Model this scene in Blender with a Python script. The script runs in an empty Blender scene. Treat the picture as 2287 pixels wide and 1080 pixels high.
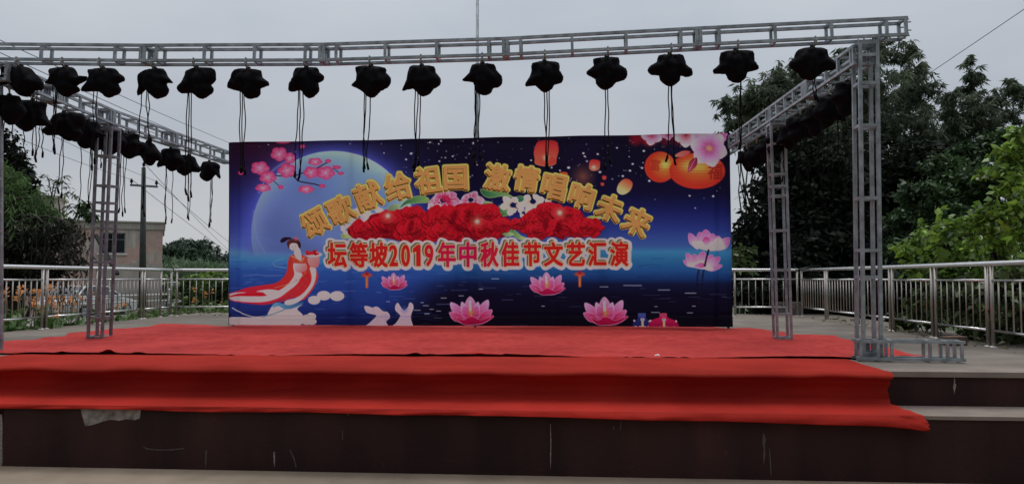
import bpy, bmesh, math, random
import numpy as np
from mathutils import Vector, Matrix, noise as mnoise
from mathutils.geometry import delaunay_2d_cdt

R = math.radians
random.seed(7)
rng = np.random.default_rng(11)
scene = bpy.context.scene
COL = scene.collection

# ------------------------------------------------------------------ camera, sky, sun, exposure
F, CX, CY, PITCH = 1700.0, 1143.5, 540.0, math.atan(80 / 1700)
EYE = 1.67
cam_data = bpy.data.cameras.new('camera')
cam_data.sensor_width = 36.0
cam_data.lens = 36.0 * F / 2287.0
cam_data.clip_end = 5000.0
camera = bpy.data.objects.new('camera', cam_data)
camera.location = (0, 0, EYE)
camera.rotation_euler = (math.pi / 2 + PITCH, 0, 0)
COL.objects.link(camera)
scene.camera = camera

SUN_ELEV, SUN_AZ = R(70), R(12)          # overcast: a broad bright patch high up, beyond the backdrop
world = bpy.data.worlds.new("World")
scene.world = world
world.use_nodes = True
nt = world.node_tree
nt.nodes.clear()
N = nt.nodes.new
out = N('ShaderNodeOutputWorld'); bg = N('ShaderNodeBackground')
sky = N('ShaderNodeTexSky'); sky.sky_type = 'NISHITA'; sky.sun_disc = False
sky.sun_elevation = SUN_ELEV; sky.sun_rotation = SUN_AZ
skys = N('ShaderNodeMixRGB'); skys.blend_type = 'MULTIPLY'; skys.inputs[0].default_value = 1
skys.inputs[2].default_value = (.07, .07, .07, 1)
nt.links.new(sky.outputs[0], skys.inputs[1])
tc = N('ShaderNodeTexCoord')
sep = N('ShaderNodeSeparateXYZ'); nt.links.new(tc.outputs['Generated'], sep.inputs[0])
ramp = N('ShaderNodeValToRGB')            # overcast sky: zenith brighter than the horizon
ramp.color_ramp.elements[0].position = 0.0; ramp.color_ramp.elements[0].color = (.50, .52, .53, 1)
ramp.color_ramp.elements[1].position = 1.0; ramp.color_ramp.elements[1].color = (1.5, 1.52, 1.56, 1)
e = ramp.color_ramp.elements.new(.17); e.color = (.47, .50, .54, 1)
e = ramp.color_ramp.elements.new(.34); e.color = (.54, .585, .63, 1)
e = ramp.color_ramp.elements.new(.55); e.color = (.95, .96, 1.0, 1)
nt.links.new(sep.outputs['Z'], ramp.inputs[0])
mp = N('ShaderNodeMapping'); mp.inputs['Scale'].default_value = (1.3, 1.3, 3.2)
nt.links.new(tc.outputs['Generated'], mp.inputs[0])
nz = N('ShaderNodeTexNoise'); nz.inputs['Scale'].default_value = 2.2; nz.inputs['Detail'].default_value = 4
nt.links.new(mp.outputs[0], nz.inputs[0])
cr = N('ShaderNodeValToRGB')
cr.color_ramp.elements[0].position = .35; cr.color_ramp.elements[0].color = (.91, .93, .97, 1)
cr.color_ramp.elements[1].position = .68; cr.color_ramp.elements[1].color = (1.1, 1.08, 1.08, 1)
nt.links.new(nz.outputs[0], cr.inputs[0])
cl = N('ShaderNodeMixRGB'); cl.blend_type = 'MULTIPLY'; cl.inputs[0].default_value = 1
nt.links.new(ramp.outputs[0], cl.inputs[1]); nt.links.new(cr.outputs[0], cl.inputs[2])
# low sky behind the viewer dimmed, added to darken surfaces facing it
my = N('ShaderNodeMapRange'); my.inputs[1].default_value = -.75; my.inputs[2].default_value = .15; my.inputs[3].default_value = .17; my.inputs[4].default_value = 1.0
nt.links.new(sep.outputs['Y'], my.inputs[0])
zz = N('ShaderNodeMath'); zz.operation = 'MAXIMUM'; nt.links.new(sep.outputs['Z'], zz.inputs[0]); nt.links.new(my.outputs[0], zz.inputs[1])
dk = N('ShaderNodeMixRGB'); dk.blend_type = 'MULTIPLY'; dk.inputs[0].default_value = 1
nt.links.new(cl.outputs[0], dk.inputs[1]); nt.links.new(zz.outputs[0], dk.inputs[2]); cl = dk
mx = N('ShaderNodeMixRGB'); mx.inputs[0].default_value = .95
nt.links.new(skys.outputs[0], mx.inputs[1]); nt.links.new(cl.outputs[0], mx.inputs[2])
nt.links.new(mx.outputs[0], bg.inputs[0]); bg.inputs[1].default_value = 1.0
nt.links.new(bg.outputs[0], out.inputs[0])

sun_d = bpy.data.lights.new('sun', 'SUN'); sun_d.energy = 1.1; sun_d.angle = R(25); sun_d.color = (1, .97, .92)
sun = bpy.data.objects.new('sun', sun_d); COL.objects.link(sun)
to_sun = Vector((math.sin(SUN_AZ) * math.cos(SUN_ELEV), math.cos(SUN_AZ) * math.cos(SUN_ELEV), math.sin(SUN_ELEV)))
sun.rotation_euler = to_sun.to_track_quat('Z', 'Y').to_euler()
sun.location = (0, 0, 60)
scene.view_settings.view_transform = 'Standard'
scene.view_settings.look = 'None'
scene.view_settings.exposure = 0.0
scene.view_settings.gamma = 1.0

# ------------------------------------------------------------------ geometry helpers
_f = Vector((0, math.cos(PITCH), math.sin(PITCH))); _u = Vector((0, -math.sin(PITCH), math.cos(PITCH)))

def ray(px, py):
    return Vector((1, 0, 0)) * ((px - CX) / F) + _f + _u * ((CY - py) / F)

def at(px, py, D):
    d = ray(px, py)
    return Vector((0, 0, EYE)) + d * (D / d.y)

def floor(px, py, z):
    d = ray(px, py)
    return Vector((0, 0, EYE)) + d * ((z - EYE) / d.z)

def project(P):
    """numpy (...,3) -> photo px, py"""
    q = P - np.array([0, 0, EYE])
    y = q @ np.array(_f); z = q @ np.array(_u)
    return CX + F * q[..., 0] / y, CY - F * z / y

ANG = math.atan(.07)
EX = Vector((math.cos(ANG), -math.sin(ANG), 0)); EY = Vector((math.sin(ANG), math.cos(ANG), 0))

def S(u, v, z=0.0):
    return EX * u + EY * v + Vector((0, 0, z))

def uv_of(P):
    return P.dot(EX), P.dot(EY)

ZS, Z1 = 0.84, 0.543                       # stage floor, lower step
V1, V2 = 6.52, 7.02                        # front planes of lower step and stage

def link(o):
    COL.objects.link(o); return o

def tag(o, label=None, cat=None, group=None, kind=None):
    if label: o['label'] = label
    if cat: o['category'] = cat
    if group: o['group'] = group
    if kind: o['kind'] = kind
    return o

def thing(name, label, cat, loc=(0, 0, 0), group=None):
    o = bpy.data.objects.new(name, None); o.empty_display_size = .1
    o.location = loc; link(o)
    bpy.context.view_layer.update()
    return tag(o, label, cat, group)

def adopt(o, parent):
    """parent o (built in world coordinates) to an unrotated parent chain"""
    off = Vector((0, 0, 0)); p = parent
    while p is not None:
        off += p.location; p = p.parent
    o.parent = parent
    o.location = o.location - off
    return o

class MB:
    """collects boxes, bars, tubes and lathes; build() links them as ONE mesh"""
    def __init__(s): s.v = []; s.f = []
    def add(s, vs, fs):
        b = len(s.v); s.v += [tuple(v) for v in vs]; s.f += [tuple(b + i for i in f) for f in fs]; return s
    def box(s, c, sx, sy, sz, M=None):
        vs = [Vector((x * sx / 2, y * sy / 2, z * sz / 2)) for z in (-1, 1) for y in (-1, 1) for x in (-1, 1)]
        if M is not None: vs = [M @ v for v in vs]
        vs = [v + Vector(c) for v in vs]
        return s.add(vs, [(0, 2, 3, 1), (4, 5, 7, 6), (0, 1, 5, 4), (2, 6, 7, 3), (0, 4, 6, 2), (1, 3, 7, 5)])
    def prism(s, poly, d):
        n = len(poly); d = Vector(d)
        vs = [Vector(p) for p in poly] + [Vector(p) + d for p in poly]
        return s.add(vs, [tuple(range(n))[::-1], tuple(range(n, 2 * n))] + [(i, (i + 1) % n, n + (i + 1) % n, n + i) for i in range(n)])
    def bar(s, a, b, w, h=None, up=Vector((0, 0, 1))):
        a, b = Vector(a), Vector(b); h = h or w
        d = (b - a).normalized()
        if abs(d.dot(up)) > .95: up = EY
        x = d.cross(up).normalized(); z = x.cross(d)
        q = [(-1, -1), (1, -1), (1, 1), (-1, 1)]
        vs = [p + x * (i * w / 2) + z * (j * h / 2) for p in (a, b) for i, j in q]
        return s.add(vs, [(0, 3, 2, 1), (4, 5, 6, 7), (0, 1, 5, 4), (1, 2, 6, 5), (2, 3, 7, 6), (3, 0, 4, 7)])
    def tube(s, pts, r, n=8, r1=None, cap=True):
        pts = [Vector(p) for p in pts]; m = len(pts)
        rs = r if isinstance(r, (list, tuple)) else [r + ((r1 if r1 is not None else r) - r) * i / max(1, m - 1) for i in range(m)]
        ref = None; vs = []
        for i, p in enumerate(pts):
            d = (pts[min(i + 1, m - 1)] - pts[max(i - 1, 0)]).normalized()
            if ref is None: ref = Vector((1, 0, 0)) if abs(d.x) < .8 else Vector((0, 1, 0))
            x = (ref - d * ref.dot(d)).normalized(); y = d.cross(x); ref = x
            vs += [p + (x * math.cos(2 * math.pi * k / n) + y * math.sin(2 * math.pi * k / n)) * rs[i] for k in range(n)]
        fs = [(i * n + k, i * n + (k + 1) % n, (i + 1) * n + (k + 1) % n, (i + 1) * n + k) for i in range(m - 1) for k in range(n)]
        if cap: fs += [tuple(range(n))[::-1], tuple((m - 1) * n + k for k in range(n))]
        return s.add(vs, fs)
    def lathe(s, c, prof, n=16):
        c = Vector(c)
        vs = [c + Vector((r * math.cos(2 * math.pi * k / n), r * math.sin(2 * math.pi * k / n), z)) for r, z in prof for k in range(n)]
        m = len(prof)
        fs = [(i * n + k, i * n + (k + 1) % n, (i + 1) * n + (k + 1) % n, (i + 1) * n + k) for i in range(m - 1) for k in range(n)]
        return s.add(vs, fs)
    def build(s, name, mat, parent=None, smooth=False):
        me = bpy.data.meshes.new(name)
        if parent is not None:
            off = Vector((0, 0, 0)); p = parent
            while p is not None: off += p.location; p = p.parent
            vs = [(v[0] - off.x, v[1] - off.y, v[2] - off.z) for v in s.v]
        else: vs = s.v
        me.from_pydata(vs, [], s.f); me.update()
        if smooth: me.polygons.foreach_set('use_smooth', [True] * len(me.polygons))
        me.materials.append(mat)
        o = link(bpy.data.objects.new(name, me))
        if parent is not None: o.parent = parent
        return o

def fast_mesh(name, V, Fq, mat, parent=None, smooth=False, colors=None):
    V = np.asarray(V, np.float32).copy(); Fq = np.asarray(Fq, np.int32)
    if parent is not None:
        off = Vector((0, 0, 0)); p = parent
        while p is not None: off += p.location; p = p.parent
        V -= np.array(off, np.float32)
    me = bpy.data.meshes.new(name); k = Fq.shape[1]
    me.vertices.add(len(V)); me.vertices.foreach_set('co', V.ravel())
    me.loops.add(Fq.size); me.loops.foreach_set('vertex_index', Fq.ravel())
    me.polygons.add(len(Fq)); me.polygons.foreach_set('loop_start', np.arange(0, Fq.size, k, dtype=np.int32))
    me.update(calc_edges=True)
    if smooth: me.polygons.foreach_set('use_smooth', np.ones(len(Fq), bool))
    if colors is not None:
        ca = me.color_attributes.new('print', 'FLOAT_COLOR', 'POINT')
        c4 = np.ones((len(V), 4), np.float32); c4[:, :3] = colors
        ca.data.foreach_set('color', c4.ravel())
    me.materials.append(mat); me.validate()
    o = link(bpy.data.objects.new(name, me))
    if parent is not None: o.parent = parent
    return o

def lin(c):
    c = np.asarray(c, float) / 255.0
    return np.where(c <= .04045, c / 12.92, ((c + .055) / 1.055) ** 2.4)

# ------------------------------------------------------------------ materials
def pmat(name, col, rough=.6, metal=0.0, var=.12, scale=6.0, bump=0.0, bscale=40.0, col2=None, spec=.4, detail=5, aniso=None, objspace=True, island=0.0):
    m = bpy.data.materials.new(name); m.use_nodes = True; t = m.node_tree
    b = t.nodes['Principled BSDF']
    b.inputs['Roughness'].default_value = rough; b.inputs['Metallic'].default_value = metal
    b.inputs['Specular IOR Level'].default_value = spec
    tcn = t.nodes.new('ShaderNodeTexCoord'); src = tcn.outputs['Object']
    if aniso:
        mpn = t.nodes.new('ShaderNodeMapping'); mpn.inputs['Scale'].default_value = aniso
        t.links.new(src, mpn.inputs[0]); src = mpn.outputs[0]
    n = t.nodes.new('ShaderNodeTexNoise'); n.inputs['Scale'].default_value = scale; n.inputs['Detail'].default_value = detail
    t.links.new(src, n.inputs[0])
    rp = t.nodes.new('ShaderNodeValToRGB'); rp.color_ramp.elements[0].position = .3; rp.color_ramp.elements[1].position = .7
    c1 = [max(0, x * (1 - var)) for x in col]; c2 = col2 if col2 else [min(1, x * (1 + var)) for x in col]
    rp.color_ramp.elements[0].color = (*c1, 1); rp.color_ramp.elements[1].color = (*c2, 1)
    t.links.new(n.outputs[0], rp.inputs[0]); cout = rp.outputs[0]
    if island:
        g = t.nodes.new('ShaderNodeNewGeometry'); mr = t.nodes.new('ShaderNodeMapRange')
        mr.inputs[3].default_value = 1 - island; mr.inputs[4].default_value = 1 + island
        t.links.new(g.outputs['Random Per Island'], mr.inputs[0])
        mm = t.nodes.new('ShaderNodeMixRGB'); mm.blend_type = 'MULTIPLY'; mm.inputs[0].default_value = 1
        t.links.new(cout, mm.inputs[1]); t.links.new(mr.outputs[0], mm.inputs[2]); cout = mm.outputs[0]
    t.links.new(cout, b.inputs['Base Color'])
    if bump:
        n2 = t.nodes.new('ShaderNodeTexNoise'); n2.inputs['Scale'].default_value = bscale; n2.inputs['Detail'].default_value = 6
        t.links.new(src, n2.inputs[0])
        bp = t.nodes.new('ShaderNodeBump'); bp.inputs['Strength'].default_value = bump; bp.inputs['Distance'].default_value = .02
        t.links.new(n2.outputs[0], bp.inputs['Height']); t.links.new(bp.outputs[0], b.inputs['Normal'])
    return m

def leafmat(name, col, col2, trans=.25, island=.35, scale=1.2, rough=.5, spec=.25):
    m = pmat(name, col, rough, 0, .0, scale, col2=col2, spec=spec, island=island)
    t = m.node_tree; b = t.nodes['Principled BSDF']; o = t.nodes['Material Output']
    tr = t.nodes.new('ShaderNodeBsdfTranslucent'); ms = t.nodes.new('ShaderNodeMixShader'); ms.inputs[0].default_value = trans
    src = b.inputs['Base Color'].links[0].from_socket
    t.links.new(src, tr.inputs[0]); t.links.new(b.outputs[0], ms.inputs[1]); t.links.new(tr.outputs[0], ms.inputs[2])
    t.links.new(ms.outputs[0], o.inputs[0])
    return m

M = {}
M['steel'] = pmat('galvanised_steel', (.30, .345, .375), .38, .5, .35, 9, .15, 30)
M['steel_dark'] = pmat('weathered_steel', (.20, .22, .245), .45, .5, .35, 12, .15, 40)
M['stainless'] = pmat('stainless_steel', (.74, .74, .74), .2, .95, .08, 8, .02, 60)
M['stainless_post'] = pmat('stainless_post', (.40, .37, .34), .34, .85, .15, 5, .03, 40, aniso=(1, 1, .3))
M['cover'] = pmat('black_rain_cover', (.0045, .0045, .0065), .75, 0, .5, 9, .6, 22, spec=.06)
M['cable'] = pmat('black_rubber', (.004, .004, .005), .7, 0, .2, 20, spec=.08)
M['clamp'] = pmat('zinc_clamp', (.32, .31, .29), .45, .7, .2, 20)
M['red'] = pmat('red_cloth', (.40, .038, .035), .9, 0, .08, 1.2, .35, 120, spec=.08, col2=(.46, .050, .044))
M['red_front'] = pmat('red_cloth_front', (.66, .056, .040), .9, 0, .10, 1.6, .35, 120, spec=.08, col2=(.72, .064, .046))
def sheer(m, fac, tint):
    """thin unlined cloth: part of the light passes through, tinted, to whatever lies behind"""
    t = m.node_tree; b = t.nodes['Principled BSDF']; o = t.nodes['Material Output']
    tr = t.nodes.new('ShaderNodeBsdfTransparent'); tr.inputs[0].default_value = (*tint, 1)
    ms = t.nodes.new('ShaderNodeMixShader'); ms.inputs[0].default_value = fac
    t.links.new(b.outputs[0], ms.inputs[1]); t.links.new(tr.outputs[0], ms.inputs[2]); t.links.new(ms.outputs[0], o.inputs[0])
sheer(M['red_front'], .54, (.85, .10, .07))
M['leaf_white'] = pmat('white_plastic', (.7, .7, .68), .5)
M['black'] = pmat('matt_black', (.01, .01, .012), .6)
M['rubber'] = pmat('tyre_rubber', (.015, .015, .015), .8)
M['carpaint'] = pmat('silver_car_paint', (.62, .63, .65), .25, .5, .05, 3)
M['glass'] = pmat('dark_window_glass', (.015, .02, .028), .06, 0, .2, 2, spec=.7)
M['trunk'] = pmat('bark', (.05, .04, .032), .9, 0, .35, 14, .6, 30)
M['culm'] = pmat('bamboo_culm', (.05, .06, .03), .6, 0, .3, 6)
M['concrete_pole'] = pmat('concrete_pole', (.05, .056, .054), .85, 0, .2, 4, .2, 30)
M['wire'] = pmat('wire', (.06, .06, .065), .6)
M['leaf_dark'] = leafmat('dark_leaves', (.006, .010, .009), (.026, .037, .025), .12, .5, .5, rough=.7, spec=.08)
M['leaf_bamboo'] = leafmat('bamboo_leaves', (.036, .054, .036), (.155, .195, .13), .4, .5, .6, rough=.6, spec=.15)
M['leaf_mid'] = leafmat('mid_green_leaves', (.024, .05, .022), (.065, .12, .045), .2, .45, .8)
M['leaf_bright'] = leafmat('bright_leaves', (.055, .125, .025), (.27, .42, .06), .35, .65, 2.4, rough=.38, spec=.4)
M['leaf_willow'] = leafmat('willow_leaves', (.05, .10, .035), (.10, .18, .055), .3, .45, .9)
M['leaf_canna'] = leafmat('canna_leaves', (.06, .13, .035), (.13, .23, .06), .25, .4, 2.0, rough=.4)
M['leaf_dry'] = leafmat('dry_leaves', (.12, .11, .07), (.26, .24, .16), .2, .4, 3)
M['petal_orange'] = leafmat('orange_petals', (.72, .28, .08), (.85, .42, .16), .3, .3, 6)
# ------------------------------------------------------------------ SETTING: ground, plaza, hills
def concrete(name, c1, c2, sc=1.5, aniso=None):
    m = pmat(name, c1, .9, 0, .0, sc, .25, 60, col2=c2, spec=.15, aniso=aniso)
    t = m.node_tree; b = t.nodes['Principled BSDF']; src = b.inputs['Base Color'].links[0].from_socket
    n = t.nodes.new('ShaderNodeTexNoise'); n.inputs['Scale'].default_value = .35; n.inputs['Detail'].default_value = 8
    tcn = t.nodes['Texture Coordinate']; t.links.new(tcn.outputs['Object'], n.inputs[0])
    r = t.nodes.new('ShaderNodeValToRGB'); r.color_ramp.elements[0].position = .38; r.color_ramp.elements[1].position = .62
    r.color_ramp.elements[0].color = (.72, .72, .70, 1); r.color_ramp.elements[1].color = (1.08, 1.06, 1.02, 1)
    t.links.new(n.outputs[0], r.inputs[0])
    x = t.nodes.new('ShaderNodeMixRGB'); x.blend_type = 'MULTIPLY'; x.inputs[0].default_value = 1
    t.links.new(src, x.inputs[1]); t.links.new(r.outputs[0], x.inputs[2]); t.links.new(x.outputs[0], b.inputs['Base Color'])
    return m
def mottle(m, lo, hi, sc, p0=.38, p1=.62, aniso=None, seed=0.0):
    """worn, dusty patches multiplied into a material's own colour"""
    t = m.node_tree; b = t.nodes['Principled BSDF']; src = b.inputs['Base Color'].links[0].from_socket
    n = t.nodes.new('ShaderNodeTexNoise'); n.inputs['Scale'].default_value = sc; n.inputs['Detail'].default_value = 8
    mpn = t.nodes.new('ShaderNodeMapping'); mpn.inputs['Scale'].default_value = aniso or (1, 1, 1); mpn.inputs['Location'].default_value = (seed, seed * .7, 0)
    t.links.new(t.nodes['Texture Coordinate'].outputs['Object'], mpn.inputs[0]); t.links.new(mpn.outputs[0], n.inputs[0])
    r = t.nodes.new('ShaderNodeValToRGB'); r.color_ramp.elements[0].position = p0; r.color_ramp.elements[1].position = p1
    r.color_ramp.elements[0].color = (*lo, 1); r.color_ramp.elements[1].color = (*hi, 1); t.links.new(n.outputs[0], r.inputs[0])
    x = t.nodes.new('ShaderNodeMixRGB'); x.blend_type = 'MULTIPLY'; x.inputs[0].default_value = 1
    t.links.new(src, x.inputs[1]); t.links.new(r.outputs[0], x.inputs[2]); t.links.new(x.outputs[0], b.inputs['Base Color'])
mottle(M['red'], (.90, .93, .94), (1.04, 1.10, 1.12), .9); mottle(M['red'], (.9, .88, .88), (1.02, 1.05, 1.05), 9, .45, .55, None, 3)
mottle(M['red_front'], (.84, .9, .92), (1.05, 1.1, 1.1), 1.1, .38, .62, None, 5)
M['plaza'] = concrete('plaza_concrete', (.235, .195, .15), (.305, .255, .20), 3)
M['deck'] = concrete('deck_concrete', (.14, .124, .112), (.205, .185, .165), 2.2)
M['nosing'] = concrete('nosing_concrete', (.17, .145, .13), (.235, .20, .18), 4)
M['field'] = pmat('field_soil_and_grass', (.03, .055, .018), .95, 0, .0, .25, .3, 3, col2=(.06, .09, .03))
M['brown'] = pmat('brown_wall_paint', (.032, .0135, .0125), .7, 0, .22, .9, .25, 26, spec=.22)
mottle(M['brown'], (.62, .66, .68), (1.25, 1.2, 1.18), 2.2, .35, .68, (1, 1, .12)); mottle(M['brown'], (.8, .8, .8), (1.15, 1.12, 1.1), .5, .4, .6, None, 2); mottle(M['brown'], (1, 1, 1), (2.6, 2.9, 3.0), 26, .70, .80, (1, 1, .5), 9)
M['plaster'] = pmat('exposed_plaster', (.10, .095, .09), .95, 0, .0, 14, .8, 30, col2=(.34, .31, .28), detail=8)

mb = MB(); mb.add([(-2500, -300, -.02), (2500, -300, -.02), (2500, 3500, -.02), (-2500, 3500, -.02)], [(0, 1, 2, 3)])
tag(mb.build('ground', M['field']), kind='structure')
mb = MB(); mb.add([S(-30, -25, 0.0), S(30, -25, 0.0), S(30, V1 + .02, 0.0), S(-30, V1 + .02, 0.0)], [(0, 1, 2, 3)])
tag(mb.build('plaza', M['plaza']), kind='structure')
M['road'] = concrete('road_concrete', (.17, .16, .15), (.24, .23, .21), 2)
mb = MB(); mb.add([(-26, 14, -.012), (-17.0, 14, -.012), (-15.6, 60, -.012), (-26, 60, -.012)], [(0, 1, 2, 3)])
tag(mb.build('road', M['road']), kind='structure')

# hill far off at left
def hill(name, cx, cy, rx, ry, h, mat, z0=-.5, n=40, rough=.12):
    V = []; Fq = []
    for j in range(n + 1):
        for i in range(n + 1):
            x = (i / n * 2 - 1); y = (j / n * 2 - 1)
            r = min(1, math.hypot(x, y)); z = h * (math.cos(r * math.pi) * .5 + .5)
            z *= 1 + rough * mnoise.noise(Vector((x * 5 + cx, y * 5, 1)))
            V.append((cx + x * rx, cy + y * ry, z0 + z))
    for j in range(n):
        for i in range(n):
            a = j * (n + 1) + i; Fq.append((a, a + 1, a + n + 2, a + n + 1))
    return fast_mesh(name, V, Fq, mat, smooth=True)
M['hill'] = pmat('wooded_hill_soil', (.02, .035, .015), .95, 0, .3, .1)
tag(hill('hill', -69.5, 165, 17, 20, 8.6, M['hill']), kind='structure')

# ------------------------------------------------------------------ leaf clouds
def leaf_quads(P, size, elong=2.6, droop=.5, jitter=.35, dirs=None, fold=.18):
    """P (n,3) leaf bases -> diamond leaves (two quads folded along the midrib)"""
    n = len(P)
    if dirs is None:
        d = rng.normal(size=(n, 3)); d[:, 2] = d[:, 2] * .5 - droop
    else: d = dirs + rng.normal(size=(n, 3)) * .35
    d /= np.linalg.norm(d, axis=1, keepdims=True) + 1e-9
    r = rng.normal(size=(n, 3)); w = np.cross(d, r); w /= np.linalg.norm(w, axis=1, keepdims=True) + 1e-9
    nn = np.cross(d, w)
    L = size * (1 + jitter * rng.normal(size=(n, 1))).clip(.35, 1.9); W = L / elong
    a = P; m1 = P + d * L * .4 + nn * L * .04; t = P + d * L + np.array([0, 0, -1]) * L * .12
    l = P + d * L * .42 + w * W * .5 - nn * W * fold; q = P + d * L * .42 - w * W * .5 - nn * W * fold
    V = np.stack([a, l, t, q], 1).reshape(-1, 3)
    Fq = np.arange(4 * n).reshape(n, 4)
    return V, Fq

def cloud_points(clumps, n, shell=.55, sub=14, spread=.12, rj=.22):
    """clumps: (centre, radius or (rx,ry,rz)); points gathered in sub-sprays so that gaps remain"""
    tot = sum((np.mean(c[1]) if hasattr(c[1], '__len__') else c[1]) ** 2 for c in clumps); out = []
    for c, r in clumps:
        rv = np.array(r if hasattr(r, '__len__') else (r, r, r * .85), float)
        k = max(8, int(n * np.mean(rv) ** 2 / tot))
        ns = max(4, k // sub)
        d = rng.normal(size=(ns, 3)); d /= np.linalg.norm(d, axis=1, keepdims=True)
        rad = shell + (1 - shell) * rng.random((ns, 1)) ** .6
        rad *= 1 + rj * rng.normal(size=(ns, 1))
        cs = np.array(c) + d * rad * rv
        idx = rng.integers(0, ns, k)
        p = cs[idx] + rng.normal(size=(k, 3)) * rv.mean() * spread
        out.append(p)
    return np.concatenate(out)

def clump(px, py, rpx, D, sq=(1, 1, .85)):
    r = rpx * D / F
    return (tuple(at(px, py, D)), (r * sq[0], r * sq[1], r * sq[2]))

def limb(mb, a, b, r0, r1, sag=0.0, n=6, wob=.05):
    a, b = Vector(a), Vector(b); pts = []
    L = (b - a).length
    for i in range(n + 1):
        t = i / n; p = a.lerp(b, t)
        w = mnoise.noise_vector(p * .9) * wob * L * math.sin(math.pi * t)
        pts.append(p + w + Vector((0, 0, sag * math.sin(math.pi * t))))
    mb.tube(pts, r0, 7, r1)

def tree(name, label, base, clumps, nleaf, size, mat, trunk_r=.12, elong=2.4, droop=.4, shell=.55, sub=14, group=None, crownname='crown', tops=None, trunkmat='trunk', stems=1, cat='tree', spread=.12, rj=.22):
    base = Vector(base)
    t = thing(name, label, cat, base, group)
    mb = MB(); cs = [Vector(c[0]) for c in clumps]
    mean = sum(cs, Vector((0, 0, 0))) / len(cs)
    if stems == 1:
        fork = base.lerp(Vector((mean.x, mean.y, mean.z)), .5)
        limb(mb, base, fork, trunk_r, trunk_r * .75)
        for c in cs: limb(mb, fork, c, trunk_r * .5, trunk_r * .12)
    else:
        for i in range(stems):
            c = cs[i % len(cs)]
            b0 = base + Vector((random.uniform(-.8, .8), random.uniform(-.8, .8), 0))
            limb(mb, b0, c + Vector((random.uniform(-.6, .6), random.uniform(-.6, .6), random.uniform(-1.2, -.3))), trunk_r, trunk_r * .25, n=9, wob=.04)
    mb.build('trunk', M[trunkmat], t, True)
    P = cloud_points(clumps, nleaf, shell, sub, spread, rj)
    V, Fq = leaf_quads(P, size, elong, droop)
    fast_mesh(crownname, V, Fq, M[mat], t)
    return t
# hill wood: one far-off mass of crowns
hc = []
for i in range(170):
    a = rng.uniform(-1, 1); b = rng.uniform(-.85, .3)
    z = 8.6 * (math.cos(min(1, math.hypot(a, b)) * math.pi) * .5 + .5) - .5
    hc.append(((-69.5 + a * 16, 165 + b * 20, z + .7), (2.0, 2.0, 1.5)))
P = cloud_points(hc, 42000, .5, 10); V, Fq = leaf_quads(P, .5, 1.5, .1)
M['leaf_hill'] = leafmat('hill_wood_leaves', (.035, .065, .042), (.06, .10, .06), .15, .3, .2)
tag(fast_mesh('hill_wood', V, Fq, M['leaf_hill']), 'dark green wood covering the round hill far behind the railing', 'wood', kind='stuff')
# crop field belt at the foot of the hill
P = np.stack([rng.uniform(-50, -18, 15000), rng.uniform(57, 64, 15000), 2.5 * rng.random(15000) ** .6], 1)
P[:, 2] *= 1 + .06 * np.sin(P[:, 0] * .7)
V, Fq = leaf_quads(P, .6, 4, -1.2)
M['leaf_crop'] = leafmat('crop_leaves', (.10, .17, .09), (.14, .21, .12), .25, .2, .2)
tag(fast_mesh('crop_field', V, Fq, M['leaf_crop']), 'even green belt of tall crop between the railing and the hill', 'crop', kind='stuff')

# ------------------------------------------------------------------ STAGE
stage = thing('stage', 'raised concrete stage with two dark brown painted steps', 'stage', S(0, V2, 0))
UL, UR = -8.6, 6.05
# the deck's right side follows the railing; deck = slab with a small lip over the riser
MB().prism([S(UL, V2 - .015, ZS - .045), S(12, V2 - .015, ZS - .045), S(12, 9.0, ZS - .045), S(UR, 9.0, ZS - .045), S(UR, 18.0, ZS - .045), S(UL, 17.6, ZS - .045)], (0, 0, .045)).build('deck', M['deck'], stage)
MB().prism([S(UL, V2, .0), S(12, V2, 0), S(12, 8.98, 0), S(UR - .02, 8.98, 0), S(UR - .02, 17.9, 0), S(UL + .02, 17.5, 0)], (0, 0, ZS - .047)).build('upper_riser', M['brown'], stage)
MB().prism([S(-5.02, V1 - .012, Z1 - .03), S(12, V1 - .012, Z1 - .03), S(12, V2 - .003, Z1 - .03), S(-5.02, V2 - .003, Z1 - .03)], (0, 0, .03)).build('tread', M['nosing'], stage)
MB().prism([S(-5.0, V1, 0), S(12, V1, 0), S(12, V2 - .004, 0), S(-5.0, V2 - .004, 0)], (0, 0, Z1 - .032)).build('lower_riser', M['brown'], stage)
MB().prism([S(2.4, V2 - .019, ZS - .043), S(12, V2 - .019, ZS - .043), S(12, V2 + .3, ZS - .043), S(2.4, V2 + .3, ZS - .043)], (0, 0, .0465)).build('nosing', M['nosing'], stage)

def wallpatch(name, pts_px, v, depth, mat, parent, rough=.006):
    """irregular raised or chipped patch on a riser; photo outline put on the wall plane"""
    P = []
    for px, py in pts_px:
        d = ray(px, py); o = Vector((0, 0, EYE)); k = (v - o.dot(EY)) / d.dot(EY); P.append(o + d * k)
    m = MB(); m.prism([p - EY * depth for p in P], EY * (depth + .004)); return m.build(name, mat, parent)
cz = lambda x, y: (x / 3.0, 720 + y / 3.0)
ptch = [cz(*p) for p in [(540, 560), (600, 566), (700, 556), (760, 562), (830, 570), (900, 572), (945, 580), (938, 640), (900, 652), (850, 644), (800, 655), (745, 648), (690, 660), (650, 675), (610, 686), (572, 692), (560, 650), (548, 605)]]
wallpatch('exposed_plaster', ptch, V1, .004, M['plaster'], stage)
M['drip'] = pmat('pale_drip_stain', (.22, .19, .17), .8, 0, .4, 60)
M['drip2'] = pmat('faint_drip_stain', (.075, .06, .055), .8, 0, .4, 60)
cb = lambda x, y: (1700 + x / 3.6, 780 + y / 3.6)
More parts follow.
